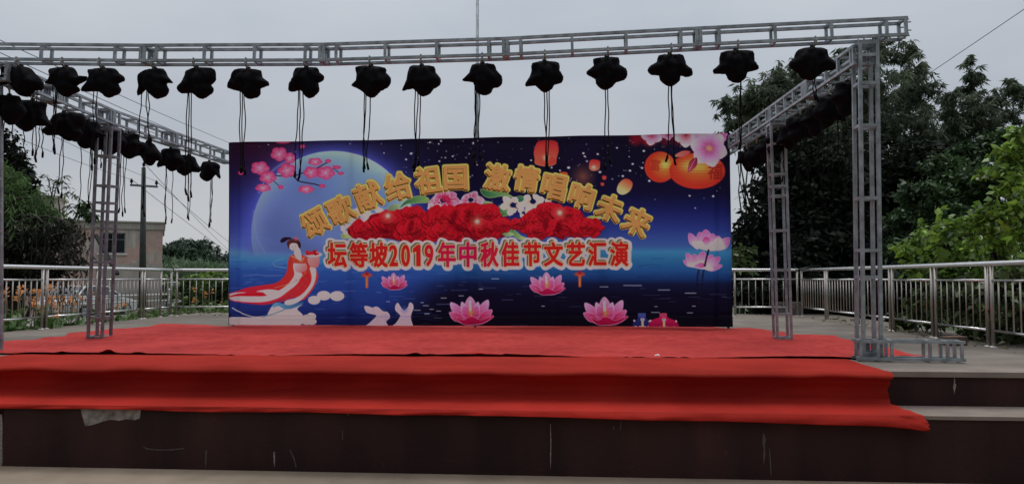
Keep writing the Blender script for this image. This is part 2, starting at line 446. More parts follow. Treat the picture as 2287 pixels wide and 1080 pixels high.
for pts, v, mt in [
    ([cb(*p) for p in [(1550, 220), (1556, 235), (1560, 250), (1556, 262), (1566, 280), (1562, 310), (1556, 330), (1552, 360), (1549, 330), (1542, 300), (1548, 275)]], V2, 'drip'),
    ([(700 + x / 3, 720 + y / 3) for x, y in [(1586, 680), (1590, 680), (1594, 800), (1592, 920), (1588, 990), (1586, 900), (1588, 780)]], V1, 'drip'),
    ([cb(*p) for p in [(14, 660), (30, 690), (38, 720), (30, 760), (34, 840), (20, 930), (14, 860), (20, 800), (8, 740)]], V1, 'drip2'),
    ([cb(*p) for p in [(64, 790), (70, 790), (78, 900), (84, 1000), (76, 1015), (70, 950)]], V1, 'drip2'),
    ([cz(*p) for p in [(1378, 855), (1388, 850), (1384, 920), (1380, 985), (1375, 930)]], V1, 'drip2'),
    ([cz(*p) for p in [(1832, 865), (1841, 862), (1844, 920), (1840, 965), (1834, 940)]], V1, 'drip'),
    ([cz(*p) for p in [(955, 830), (1000, 842), (1060, 848), (1150, 846), (1230, 838), (1240, 844), (1160, 853), (1060, 855), (990, 848)]], V1, 'drip2'),
    ([cz(*p) for p in [(1940, 850), (1946, 848), (1975, 910), (1988, 968), (1982, 970), (1968, 915)]], V1, 'drip2'),
    ([(700 + x / 3, 720 + y / 3) for x, y in [(192, 720), (198, 720), (199, 780), (193, 785)]], V1, 'drip2'),
    ([(700 + x / 3, 720 + y / 3) for x, y in [(214, 596), (222, 598), (240, 616), (234, 622), (222, 610)]], V1, 'drip2'),
    ([(700 + x / 3, 720 + y / 3) for x, y in [(2056, 640), (2061, 640), (2062, 720), (2056, 715)]], V1, 'drip2'),
    ([(700 + x / 3, 720 + y / 3) for x, y in [(2006, 692), (2014, 690), (2016, 718), (2010, 716)]], V1, 'drip2'),
    ([(0, 925), (4, 924), (6, 950), (5, 990), (6, 1030), (3, 1042), (0, 1042)], V1, 'drip'),
]:
    wallpatch('paint_stain', pts, v, .003, M[mt], stage)

# ------------------------------------------------------------------ RED CLOTHS
def nz3(x, y, z=0.0): return mnoise.noise(Vector((x, y, z)))

def front_cloth():
    # profile points along the cloth, from under the back carpet to the hanging hem; p in 0..n
    us = np.linspace(-4.75 - 1.2, 2.84, 420); V = []; rows = []
    def prof(u):
        hem = .052 + .011 * max(0, u) + .010 * nz3(u * 1.1, 3) + .008 * nz3(u * .45, 9) + .003 * u
        big = nz3(u * .8, 5.5)
        und = .05 + .022 * nz3(u * .9, 1.7) + .012 * nz3(u * 3.1, 4.4)        # how far the riser cloth is tucked in
        pts = []
        for k in range(10): pts.append((8.5 - k * .16, ZS + .005 + .003 * abs(nz3(u * 2.2, k * .5))))
        nose = 1 + .32 * nz3(u * 1.3, 2) + .22 * nz3(u * 4.1, 7)                # fold pushed out past the edge, shaped to shade the riser below
        for dy, dz in ((.03, .010), (.08, .004), (.125, -.010), (.150, -.026), (.148, -.044), (.110, -.056), (.055, -.066)):
            pts.append((V2 - dy * nose, ZS + dz + .016 * nz3(u * 1.9, 5) * (dy > .06)))
        y0, z0 = pts[-1]
        for k in range(1, 14):                                                # riser, swagging inward under the nose
            t = k / 13
            fold = .038 * nz3(u * 1.7 + t * 1.5, t * 2.0, 3.3) + .010 * nz3(u * 4 - t * 3, t * 3, 8.1)
            y = y0 + (V2 - .012 - y0) * min(1, t * 3.2) - (.010 + .4 * abs(fold)) - .05 * (max(0, t - .8) / .2) ** 2
            z = z0 + (Z1 + .030 + .010 * nz3(u * 1.4, 6.6) - z0) * (1 - (1 - t) ** 1.15)
            pts.append((y, z))
        for k in range(1, 12):                                                # tread
            t = k / 11
            pts.append((V2 - .085 - (V2 - .085 - V1 + .02) * t, Z1 + .012 + .018 * (1 - t) ** 2 + .010 * nz3(u * 1.6, t * 2.5, 5) * math.sin(t * 3) - .004 * t))
        for k in range(1, 12):                                                # hem bulging outward
            t = k / 11
            fold = .018 * nz3(u * 2.4 + t, t, 6) + .012 * nz3(u * 6, t * .7, 2)
            y = V1 - .02 - max(.012, .035 + .008 * u + .012 * big) * math.sin(min(1, t * 1.05) * math.pi * .5) - fold * t
            pts.append((y, Z1 + .010 - hem * t ** 1.15))
        yh, zh = pts[-1]
        for k in range(1, 9):                                                 # the hem is turned under, so it hangs double
            t = k / 8; a_, b_ = pts[42 + (len(pts) - 43) * 0], None
            q = pts[len(pts) - k - 1 - (k - 1)]
            pts.append((q[0] + .006 + .012 * t, q[1] - .004))
        for k in range(1, 8): pts.append((V1 + .03 + (V2 - .07 - V1 - .03) * k / 7, Z1 + .004))
        return pts
    m = None
    for u in us:
        pts = prof(u); m = len(pts)
        for k, (v, z) in enumerate(pts):
            uu = u
            if u > 2.2:
                f = (u - 2.2) / .64
                if k > 30: uu = u + f * .09 * min(1, (k - 30) / 12)
                uu += f * .03 * nz3(k * .4, 2.2)
                # loose corner: last hand's breadth curls
                if f > .8 and 14 < k < 30: v -= (f - .8) * .10 * math.sin((k - 14) / 16 * math.pi)
                if f > .55 and k > 41: z -= (f - .55) * .05; v -= (f - .55) * .05 * math.sin(f * 22)
            V.append(tuple(S(uu, v, z)))
    V = np.array(V); n = len(us)
    Fq = [(i * m + k, i * m + k + 1, (i + 1) * m + k + 1, (i + 1) * m + k) for i in range(n - 1) for k in range(m - 1)]
    o = fast_mesh('red_cloth', V, np.array(Fq), M['red_front'], smooth=True)
    return tag(o, 'narrow bright red cloth draped over the stage edge and hanging down onto the step', 'cloth')
front_cloth()

RID = [(random.uniform(-4.5, 3), random.uniform(8.3, 12.2), random.gauss(0, .16) + (.5 if random.random() < .25 else 0), random.uniform(.6, 1.7), random.uniform(.008, .02), random.uniform(.035, .06)) for _ in range(34)]
def ridge(u, v):
    z = 0
    for u0, v0, a, L, h, w in RID:
        du, dv = u - u0, v - v0; s = du * math.cos(a) + dv * math.sin(a); d = -du * math.sin(a) + dv * math.cos(a) + .06 * math.sin(s * 3)
        if abs(s) < L and abs(d) < .2: z += h * (1 - (s / L) ** 2) * math.exp(-(d / w) ** 2)
    return z
def back_carpet():
    out_px = [(-140, 793.5), (-60, 793.5)]
    # front edge, left to right, then back along the outline
    k = 0
    edge = []
    for px in range(-140, 2111, 9):
        t = max(0, px) / 2110
        py = 791.5 + 12.0 * t ** 1.2 + 1.0 * nz3(px * .02, 1) + .8 * nz3(px * .006, 4)
        edge.append((px, py))
    back = [(2107, 803), (2040, 793), (2030, 790.5), (1979, 782), (1935, 769), (1907, 763), (1851, 751), (1779, 748), (1740, 742), (1700, 736.5), (1638, 734.5), (1560, 729),
            (1100, 727), (560, 724), (508, 729.5), (448, 726.5), (384, 725.5), (330, 730), (249, 736), (152, 744.5), (146, 751), (100, 757), (18, 765.5), (-140, 776)]
    loop = [floor(px, py, ZS) for px, py in edge] + [floor(px, py, ZS) for px, py in back]
    L2 = [Vector(uv_of(p)) for p in loop]
    # resample the back outline finely
    ne = len(edge); B = L2[ne:]; fine = []
    for i in range(len(B)):
        a = B[i]; b = B[i + 1] if i + 1 < len(B) else None
        if b is None: fine.append(a); break
        s = max(1, int((b - a).length / .12))
        for j in range(s): fine.append(a.lerp(b, j / s) + Vector((nz3(a.x * 3 + j, 1) * .012, nz3(a.y * 3 + j, 7) * .012)))
    ring = L2[:ne] + fine
    pts = list(ring); nb = len(ring)
    u0, u1 = min(p.x for p in ring), max(p.x for p in ring); v0, v1 = min(p.y for p in ring), max(p.y for p in ring)
    st = .06; i = 0; u = u0
    while u < u1:
        v = v0
        while v < v1:
            pts.append(Vector((u + random.uniform(-.015, .015), v + random.uniform(-.015, .015)))); v += st * .7 * (1 + (v - v0) * .06)
        u += st
    vs, es, fs, ov, oe, of = delaunay_2d_cdt(pts, [(i, (i + 1) % nb) for i in range(nb)], [], 1, 1e-5)
    V = []; es2 = [Vector(p) for p in L2[:ne]]
    ev = np.array([(p.x, p.y) for p in es2])
    for p in vs:
        i = int(np.clip(np.searchsorted(ev[:, 0], p.x), 1, len(ev) - 1))
        d = p.y - (ev[i - 1, 1] + (ev[i, 1] - ev[i - 1, 1]) * ((p.x - ev[i - 1, 0]) / (ev[i, 0] - ev[i - 1, 0] + 1e-9)))
        z = ZS + .011 - .005 * (d < .1)
        wr = max(0, nz3(p.x * .55 + p.y * .5, p.y * 2.6, 2) - .02) * .07 + .010 * nz3(p.x * 1.5, p.y * 6, 5)
        lo = max(0, 1 - abs(p.x + 2.7) / 2.2) * .022 * max(0, math.sin(p.y * 5 + p.x * 1.1 + 2 * nz3(p.x, p.y)))
        z += wr + lo + ridge(p.x, p.y)
        if d < .28:
            k = (1 - max(0, d) / .28) ** 2
            lift = max(0, .5 * nz3(p.x * 2.3, 8.8) + .55 * nz3(p.x * 6, 3) + .25 * nz3(p.x * 15, 5) - .08) ** 1.1 * .05
            if p.x < -2.9: lift *= 1.6
            if p.x > 3.1: lift += .035 * max(0, math.sin((p.x - 3.2) * 7))
            z += k * lift
        V.append(tuple(S(p.x, p.y, z)))
    me = bpy.data.meshes.new('red_carpet'); me.from_pydata(V, [], [tuple(f) for f in fs]); me.update()
    me.polygons.foreach_set('use_smooth', [True] * len(me.polygons))
    me.materials.append(M['red'])
    if me.polygons[0].normal.z < 0: me.flip_normals()
    o = link(bpy.data.objects.new('red_carpet', me))
    tag(o, 'wide red carpet with ragged edges spread over the stage floor below the backdrop', 'carpet')
back_carpet()

# litter, bricks
lp = floor(1467, 803, ZS)
M['paper'] = pmat('white_litter', (.75, .74, .72), .7)
m = MB(); m.prism([lp + Vector(p) + Vector((0, 0, .04)) for p in [(-.028, -.02, 0), (.0, -.035, .008), (.03, -.01, .0), (.022, .03, .01), (-.012, .02, .004)]], (0, 0, .006))
tag(m.build('paper_scrap', M['paper']), 'small white scrap of paper lying on the red carpet edge', 'litter')
# ------------------------------------------------------------------ TRUSSES
def truss(parent, a, b, size=.2, tube=.03, rings=(.06, .35, .65, .94), up=Vector((0, 0, 1)), mat='steel', plates=(True, True), ringname='brace_ring'):
    a, b = Vector(a), Vector(b); d = (b - a); L = d.length; d.normalize()
    x = d.cross(up).normalized(); z = x.cross(d).normalized(); h = size / 2 - tube / 2
    corners = [(-h, -h), (h, -h), (h, h), (-h, h)]
    for i, j in corners:
        MB().bar(a + x * i + z * j, b + x * i + z * j, tube, tube, z).build('chord', M[mat], parent)
    for t in rings:
        c = a.lerp(b, t); m = MB()
        for k in range(4):
            p, q = corners[k], corners[(k + 1) % 4]
            P, Q = c + x * p[0] + z * p[1], c + x * q[0] + z * q[1]
            e = (Q - P).normalized()
            m.bar(P + e * tube * .5, Q - e * tube * .5, tube * .94, tube * .94, d if abs(e.dot(d)) < .9 else z)
        m.build(ringname, M[mat], parent)
    for t, on in ((0, plates[0]), (1, plates[1])):
        if not on: continue
        c = a.lerp(b, t); m = MB(); s = 1 if t == 0 else -1
        for k in range(4):
            p, q = corners[k], corners[(k + 1) % 4]
            P, Q = c + x * p[0] + z * p[1] + d * .02 * s, c + x * q[0] + z * q[1] + d * .02 * s
            e = (Q - P).normalized()
            m.bar(P + e * tube * .5, Q - e * tube * .5, tube * .98, tube * .98, d)
        for k in range(4):
            p, q = corners[k], corners[(k + 1) % 4]
            for f in (.25, .75):
                P = c + (x * p[0] + z * p[1]).lerp(x * q[0] + z * q[1], f)
                m.tube([P - d * .03, P + d * .03], .008, 6)
        m.build('joint_frame', M[mat], parent)

# front beam: four bolted lengths with a slight sag at the joints
joints = [(-520, None), (320, 101.5), (720, 99.5), (1130, 86.5), (1562, 63.5), (2029, 40.0)]
def beam_v(px):                                     # the beam's own line in plan: from (px0,D 8.42) to (px2030, D7.6)
    A = at(0, 97, 8.42); B = at(2029, 40, 7.6); t = 0
    d = ray(px, 60); dx, dy = d.x, d.y
    # intersect plan ray with line AB
    den = dx * (B.y - A.y) - dy * (B.x - A.x)
    s = (A.x * (B.y - A.y) - A.y * (B.x - A.x)) / den
    return s * dy
fb = thing('lighting_beam', 'long grey square steel truss beam spanning the front of the stage', 'truss', at(1000, 90, 8.0))
BJ = []
for px, py in joints:
    if py is None: py = 94.0
    D = beam_v(px)
    BJ.append(at(px, py, D) + Vector((0, .085, -.085)))
for i in range(5):
    a, b = BJ[i], BJ[i + 1]
    rg = (.08, .35, .63, .91) if i not in (0, 4) else ((.36, .55, .74, .93) if i == 0 else (.10, .37, .64, .90))
    truss(fb, a, b, .2, .03, rg)

def beam_point(px):
    for i in range(5):
        if joints[i][0] <= px <= joints[i + 1][0]:
            D = beam_v(px) + .085
            a, b = BJ[i], BJ[i + 1]; t = (D - a.y) / (b.y - a.y)
            return a.lerp(b, t)

def post(label, base, top, size=.2, tube=.032, rings=(.05, .24, .43, .5, .62, .8, .95), mat='steel', name='truss_post'):
    t = thing(name, label, 'truss post', base)
    b = Vector(base); tp = Vector(top)
    truss(t, b, tp, size, tube, rings, up=EY, mat=mat)
    return t
ey = ZS - EYE
RF = floor(1943, 803, ZS); RFt = at(1932, 99, RF.y - .02); RFt.z = BJ[5].z - .13
post('silver truss post at the right front corner of the stage, standing on a steel foot', RF + Vector((0, .02, .035)), RFt, .205, .034, (.012, .25, .335, .50, .73, .865, .955))
RB = floor(1748, 757, ZS + .02); RBt = at(1733, 276, RB.y)
post('thin silver truss post standing on the red carpet right of the backdrop', RB, RBt, .21, .03, (.008, .115, .32, .5, .66, .705, .76, .90))
LB = floor(222, 755, ZS + .02); LBt = at(243, 284, LB.y - .1)
post('leaning grey truss post standing on the red carpet left of the backdrop', LB, LBt, .225, .032, (.008, .10, .36, .52, .60, .64, .72, .86), mat='steel_dark')
LF = floor(-26, 786, ZS + .01); LFt = at(-26, 165, LF.y)
post('grey truss post at the left edge of the photo, only one leg visible', LF, LFt, .2, .032)

# side beams under the front beam, running back past the backdrop
RS = [at(1928, 122, RFt.y - .05), at(1734, 255, RBt.y), at(1606, 341, 13.5)]
rb = thing('lighting_beam', 'shorter silver truss beam running back along the right side under black lamp covers', 'truss', RS[0])
mid = RS[0].lerp(RS[1], .52)
truss(rb, RS[0], mid, .21, .03, (.06, .30, .54, .78, .95))
truss(rb, mid, RS[1], .21, .03, (.06, .30, .54, .78, .95))
mid2 = RS[1].lerp(RS[2], .5)
truss(rb, RS[1], mid2, .21, .03, (.08, .32, .6, .9)); truss(rb, mid2, RS[2], .21, .03, (.08, .36, .65, .93))
LS = [at(-6, 158, 8.3), at(240, 262, 10.35), at(512, 354, 14.0)]
lb = thing('lighting_beam', 'grey truss beam running back along the left side above a row of lamp covers', 'truss', LS[0])
mid = LS[0].lerp(LS[1], .45)
truss(lb, LS[0], mid, .21, .03, (.06, .35, .65, .93)); truss(lb, mid, LS[1], .21, .03, (.06, .35, .65, .93))
mid2 = LS[1].lerp(LS[2], .45)
truss(lb, LS[1], mid2, .21, .03, (.08, .36, .65, .93)); truss(lb, mid2, LS[2], .21, .03, (.08, .3, .55, .8, .95))

# foot length lying on the deck at the right front post
fa = floor(1914, 806, ZS + .0) + Vector((0, .0, .105)); fbp = floor(2163, 811, ZS) + Vector((0, .05, .105))
foot = thing('floor_truss', 'short silver truss length lying flat beside the right front post', 'truss', fa)
truss(foot, fa + Vector((.0, .06, .01)), fbp + Vector((0, .06, .01)), .2, .028, (.04, .20, .33, .68, .84, .97), plates=(False, False))
for t in (.22, .17):
    p = fa.lerp(fbp, t)
    MB().box(p + Vector((0, .0 if t > .2 else .16, -.01)), .05, .006, .15).build('clamp_plate', M['steel_dark'], foot)

# ------------------------------------------------------------------ COVERED LAMPS
S1 = lambda L: [(x / 3.857, 60 + y / 3.857) for x, y in L]
S7 = lambda L: [(500 + x / 3.6, 60 + y / 3.6) for x, y in L]
S6 = lambda L: [(1000 + x / 3.375, y / 3.375) for x, y in L]
S9 = lambda L: [(1550 + x / 2.843, 20 + y / 2.843) for x, y in L]
SIL = [
 S1([(30,340),(100,335),(170,350),(215,340),(270,360),(300,400),(345,440),(368,490),(345,545),(290,550),(245,600),(190,600),(140,570),(95,500),(40,495),(0,510),(-12,480),(20,430),(25,370)]),
 S1([(425,375),(470,350),(540,345),(620,345),(655,375),(675,420),(750,425),(735,465),(685,490),(655,500),(685,530),(665,565),(620,585),(575,608),(520,585),(480,530),(440,495),(385,490),(420,455),(430,420)]),
 S1([(755,375),(850,355),(985,355),(1020,395),(1065,425),(1060,465),(1015,485),(1040,530),(1025,570),(975,600),(940,615),(900,600),(850,560),(705,560),(750,490),(770,430)]),
 S1([(1190,405),(1240,370),(1300,360),(1410,360),(1440,420),(1490,470),(1480,490),(1430,490),(1455,530),(1450,570),(1420,600),(1370,625),(1330,615),(1280,570),(1240,535),(1195,585),(1172,585),(1190,520),(1187,450)]),
 S1([(1610,375),(1680,350),(1820,350),(1860,390),(1855,460),(1820,500),(1845,530),(1830,575),(1790,600),(1745,625),(1700,610),(1650,570),(1560,575),(1520,530),(1560,480),(1590,420)]),
 S7([(85,340),(200,335),(300,350),(310,405),(365,445),(360,475),(300,495),(295,540),(255,575),(205,583),(170,565),(130,520),(25,490),(55,410)]),
 S7([(570,335),(650,325),(750,325),(770,365),(808,395),(800,430),(760,450),(772,500),(760,530),(715,570),(680,577),(645,550),(615,510),(545,525),(515,505),(525,450),(550,410)]),
 S7([(1055,320),(1150,308),(1300,330),(1308,370),(1345,410),(1345,460),(1310,500),(1265,520),(1225,560),(1190,575),(1150,560),(1110,520),(1060,490),(1018,468),(1060,430),(1060,370)]),
 S7([(1490,320),(1570,308),(1690,315),(1705,365),(1745,415),(1740,470),(1690,500),(1660,540),(1610,563),(1570,550),(1520,500),(1440,518),(1435,500),(1465,430)]),
 S6([(180,490),(250,475),(350,480),(370,530),(410,570),(412,630),(380,660),(345,665),(330,700),(290,722),(240,715),(210,690),(190,625),(120,615),(110,600),(160,550)]),
 S6([(635,475),(740,458),(840,470),(845,530),(875,575),(860,625),(805,640),(790,670),(740,700),(705,690),(660,650),(590,658),(583,630),(615,580),(630,530)]),
 S6([(1095,440),(1190,428),(1290,435),(1297,490),(1345,520),(1355,570),(1330,610),(1270,625),(1240,660),(1190,682),(1150,670),(1115,630),(1110,595),(1055,565),(1045,535),(1100,490)]),
 S6([(1590,415),(1680,408),(1775,415),(1800,490),(1840,520),(1845,570),(1800,583),(1755,575),(1750,610),(1700,650),(1670,655),(1620,630),(1595,600),(1590,572),(1530,565),(1503,530),(1530,490),(1575,465)]),
 S9([(170,275),(280,258),(375,270),(385,330),(412,370),(400,390),(340,405),(330,440),(290,470),(265,473),(215,450),(200,415),(130,412),(120,385),(160,350)]),
 S9([(640,290),(665,255),(740,240),(840,255),(850,300),(885,330),(900,385),(840,395),(800,420),(760,450),(735,458),(680,440),(660,410),(610,370),(605,340),(635,310)]),
]
def crom(P, k=3):
    P = [Vector(p) for p in P]; n = len(P); o = []
    for i in range(n):
        a, b, c, d = P[i - 1], P[i], P[(i + 1) % n], P[(i + 2) % n]
        for j in range(k):
            t = j / k
            o.append(.5 * ((2 * b) + (c - a) * t + (2 * a - 5 * b + 4 * c - d) * t * t + (3 * b - a - 3 * c + d) * t ** 3))
    return o

def inflate(ring, depth, seed, cell=.022):
    """closed cloth bag over the lamp: outline with real thickness, wrinkled"""
    n = len(ring); A = np.array([(p.x, p.y) for p in ring])
    x0, y0 = A.min(0); x1, y1 = A.max(0); pts = [Vector(p) for p in ring]
    y = y0
    while y < y1:
        x = x0
        while x < x1:
            pts.append(Vector((x + random.uniform(-.3, .3) * cell, y + random.uniform(-.3, .3) * cell))); x += cell
        y += cell
    vs, es, fs, *_ = delaunay_2d_cdt(pts, [(i, (i + 1) % n) for i in range(n)], [], 1, 1e-6)
    Q = np.array([(p.x, p.y) for p in vs]); B = np.roll(A, -1, 0); d2 = np.full(len(Q), 1e9)
    for a, b in zip(A, B):
        ab = b - a; t = np.clip(((Q - a) @ ab) / (ab @ ab + 1e-12), 0, 1)
        d2 = np.minimum(d2, ((Q - a - t[:, None] * ab) ** 2).sum(1))
    d = np.sqrt(d2); rim = d < 1e-4; Rm = d.max()
    h = depth * np.sqrt(np.clip(1 - (1 - np.minimum(d / Rm, 1)) ** 2, 0, 1))
    front = []; V = []
    def wr(q, s):
        # gathered at the top, radiating pleats
        gx = (q[0] - (x0 + x1) / 2); gy = (y1 - q[1]) + .03
        pl = math.sin(math.atan2(gx, gy) * 11 + seed) * .5 + nz3(q[0] * 14 + seed, q[1] * 14, s * 3.1)
        return 1 + .22 * pl
    for q, hh, r in zip(Q, h, rim): V.append((q[0], -hh * wr(q, 0), q[1]))
    nb = len(V); idx = []
    for i, (q, hh, r) in enumerate(zip(Q, h, rim)):
        if r: idx.append(i)
        else: idx.append(len(V)); V.append((q[0], hh * wr(q, 1), q[1]))
    Fs = [tuple(f) for f in fs] + [tuple(idx[i] for i in f[::-1]) for f in fs]
    return V, Fs

def make_cable(p, length, seed, r=.0042):
    rnd = random.Random(seed); pts = []; n = 14; sx, sy = rnd.uniform(-.012, .012), rnd.uniform(-.02, .02)
    dx = rnd.uniform(-.03, .03)
    for i in range(n + 1):
        t = i / n
        pts.append(Vector(p) + Vector((dx * t + .026 * nz3(t * 3.4 + seed, seed * .37) * min(1, t * 3) + sx, .02 * nz3(t * 2.6, seed * .91) + sy, -length * t)))
    return pts

def covered_lamp(label, ring_w, centre, top, hang, depth, yaw, cables, group, seed, link_z):
    """ring_w: outline in metres around centre (x right, y up); top = point on the beam it hangs from"""
    t = thing('stage_lamp', label, 'stage lamp', centre, group)
    V, Fs = inflate(ring_w, depth, seed)
    me = bpy.data.meshes.new('rain_cover'); me.from_pydata(V, [], Fs); me.update()
    me.polygons.foreach_set('use_smooth', [True] * len(me.polygons)); me.materials.append(M['cover'])
    o = link(bpy.data.objects.new('rain_cover', me)); o.parent = t; o.rotation_euler = (0, 0, yaw)
    # hook clamp over the lower chord
    ztop = max(v[2] for v in V); c = Vector(centre); m = MB()
    a = Vector((top.x, top.y, top.z)); r = .026
    pts = [a + Vector((0, r * math.cos(k), r * math.sin(k) + .0)) for k in np.linspace(-2.4, 1.9, 9)]
    stem = Vector((c.x + (a.x - c.x) * .5, c.y, c.z + ztop - .03))
    m.tube([stem, Vector((a.x, a.y, a.z - .05))] + [pts[0]] , .011, 6); m.tube(pts, .009, 6)
    m.tube([a + Vector((0, -.045, -.02)), a + Vector((0, -.01, -.02))], .008, 6)
    hk = m.build('hook_clamp', M['clamp'], t, True)
    m = MB(); m.lathe(stem + Vector((0, 0, .0)), [(.006, .05), (.022, .045), (.03, .02), (.04, 0), (.06, -.02)], 10)
    m.build('cover_knot', M['cover'], t, True)
    for i, (ox, oz, ln) in enumerate(cables):
        p = c + Vector((ox, random.uniform(-.02, .02), oz)); pts = make_cable(p, ln, seed * 7.3 + i * 2.1)
        cb_ = MB().tube(pts, .006, 6).build('cable', M['cable'], t, True)
        e = pts[-1]; m = MB(); tip = e + Vector((random.uniform(-.025, .025), 0, -.07))
        m.tube([e + Vector((0, 0, .01)), e.lerp(tip, .3), tip], [.008, .013, .011], 8); m.build('plug', M['cable'], cb_, True)
    return t

front_labels = [
 'bulky black lamp cover at the far left end of the front beam',
 'black lamp cover with a long beak pointing right, beside the bulky end cover',
 'black lamp cover with a wide flared left skirt, third along the front beam',
 'hooded black lamp cover with a thin left flap and pointed right nose',
 'black lamp cover with a round lobe low on its left, above the cross-arm pole',
 'broad black lamp cover hanging just above the left top corner of the backdrop',
 'black lamp cover hanging above the pink blossom branch on the backdrop',
 'black lamp cover with a sharp left spike, above the moon on the backdrop',
 'rounded black lamp cover hanging just left of the thin flagpole',
 'black lamp cover hanging just in front of the thin flagpole',
 'black lamp cover hanging above the large red sky lantern on the backdrop',
 'black lamp cover with two round side lobes like ears, on the front beam',
 'wide black lamp cover with drooping side wings above the dark night sky print',
 'star-shaped black lamp cover above the right top corner of the backdrop',
 'black lamp cover nearest the right front post on the front beam',
]
# cable offsets in photo px (x), end heights
front_cab = [((75, 82), 345), ((118, 124, 128), 330), ((208, 214), 365), ((318, 324, 330), 318), ((416, 420, 424), 432), ((535, 541, 546), 378), ((666, 670, 676), 386), ((816, 820, 826), 372), ((926, 932, 937), 366), ((1062, 1066, 1071), 352), ((1217, 1221, 1225), 372), ((1349, 1354), 362), ((1492, 1497, 1503), 352), ((1651, 1656), 330), ((1813, 1817), 215)]
FL = []
for i, sil in enumerate(SIL):
    xs = [p[0] for p in sil]; ys = [p[1] for p in sil]
    cx = (min(xs) + max(xs)) / 2; cy = (min(ys) + max(ys)) / 2
    bp_ = beam_point(min(max(cx, -20), 2000)); D = bp_.y
    c = at(cx, cy, D); sc = D / F
    ring = [Vector(((x - cx) * sc, -(y - cy) * sc)) for x, y in sil]
    ring = crom(ring, 2)
    FL.append(ring)
    top = beam_point(min(max(cx, -20), 2000)); top = Vector((c.x, top.y - .085, top.z - .085))
    pxs, ye = front_cab[i]; cabs = []
    for px in pxs:
        p = at(px, cy + (max(ys) - cy) * .25, D); e_ = at(px, ye + random.uniform(-14, 6), D)
        cabs.append((p.x - c.x, p.z - c.z, p.z - e_.z))
    covered_lamp(front_labels[i], ring, c, top, 0, .12 if i else .14, random.uniform(-.12, .12), cabs, 'lamps in black covers hung along the front beam', i + 1, 0)

def side_row(centres, beam, group, labels, flip, picks, cabends, rowdx):
    for i, (px, py, w, h) in enumerate(centres):
        # depth from the beam's plan line
        best = None
        for k in range(2):
            a, b = beam[k], beam[k + 1]
            for s in np.linspace(0, 1, 120):
                q = a.lerp(b, s); qx = CX + F * (q.x + rowdx) / q.y
                if best is None or abs(qx - px) < best[0]: best = (abs(qx - px), q)
        q = best[1]; D = q.y; c = at(px, py, D); sc = D / F; w *= 1.22; h *= 1.14
        ring = FL[picks[i]]; W0 = max(p.x for p in ring) - min(p.x for p in ring); H0 = max(p.y for p in ring) - min(p.y for p in ring)
        s = -1 if flip[i] else 1
        ring = [Vector((p.x * s * w * sc / W0, p.y * h * sc / H0)) for p in ring]
        if s < 0: ring = ring[::-1]
        top = Vector((c.x, D, q.z - .1)); ye = cabends[i]; cabs = []
        if ye:
            for k in range(3 if i % 2 else 2):
                ox = random.uniform(-.09, .09) * w / 60
                ez = at(px, ye + random.uniform(-16, 4), D).z
                cabs.append((ox, -h * sc * .2, c.z - h * sc * .2 - ez))
        covered_lamp(labels[i], ring, c, top, 0, .13, random.uniform(-.15, .15), cabs, group, 31 + i + (50 if rowdx > 0 else 0), 0)
left = [(20, 246, 58, 60), (72, 260, 68, 64), (142, 283, 74, 58), (196, 301, 66, 56), (244, 316, 66, 56), (286, 326, 58, 52), (329, 343, 50, 48), (381, 357, 50, 46), (421, 370, 47, 42), (467, 383, 44, 40)]
lab_l = ['black lamp cover half hidden behind the left edge post on the left side beam', 'big smooth black lamp cover, second from the camera on the left side beam',
 'black lamp cover with an upturned corner flap on the left side beam', 'black lamp cover with a pale sheen along its top on the left side beam',
 'black lamp cover directly in front of the leaning left post head', 'lamp cover just right of the leaning left post on the left side beam',
 'lamp cover last in the tight cluster, left of the cross-arm pole top', 'lamp cover hanging alone right of the cross-arm pole, above its wires',
 'lamp cover touching its left neighbour, second from the backdrop on the left beam', 'smallest lamp cover, nearest the backdrop edge on the left side beam']
side_row(left, LS, 'lamps in black covers hung along the left side beam', lab_l, [0, 1, 0, 1, 0, 1, 0, 0, 1, 1], [8, 2, 4, 9, 10, 11, 0, 8, 4, 3], [372, 340, 430, 455, 372, 470, 470, 490, 492, 500], -.001)
right = [(1892, 222, 62, 70), (1852, 250, 60, 62), (1818, 272, 56, 58), (1788, 290, 52, 52), (1762, 306, 50, 50), (1738, 322, 48, 48), (1712, 336, 46, 46), (1690, 350, 46, 46), (1668, 360, 40, 42)]
lab_r = ['largest black lamp cover on the right side beam, seen through the right front post', 'lamp cover second from the right front post on the right side beam',
 'lamp cover third from the right front post on the right side beam', 'lamp cover just right of centre in the dark row on the right beam', 'lamp cover hanging just right of the thin right post head',
 'lamp cover directly behind the thin right post head', 'lamp cover just left of the thin right post', 'lamp cover second from the backdrop on the right side beam', 'lamp cover nearest the right edge of the backdrop on the right beam']
side_row(right, RS, 'lamps in black covers hung along the right side beam', lab_r, [0, 1, 0, 1, 0, 1, 0, 1, 0], [11, 8, 9, 4, 10, 2, 12, 8, 0], [430, 410, 405, 400, 0, 410, 0, 0, 0], .001)

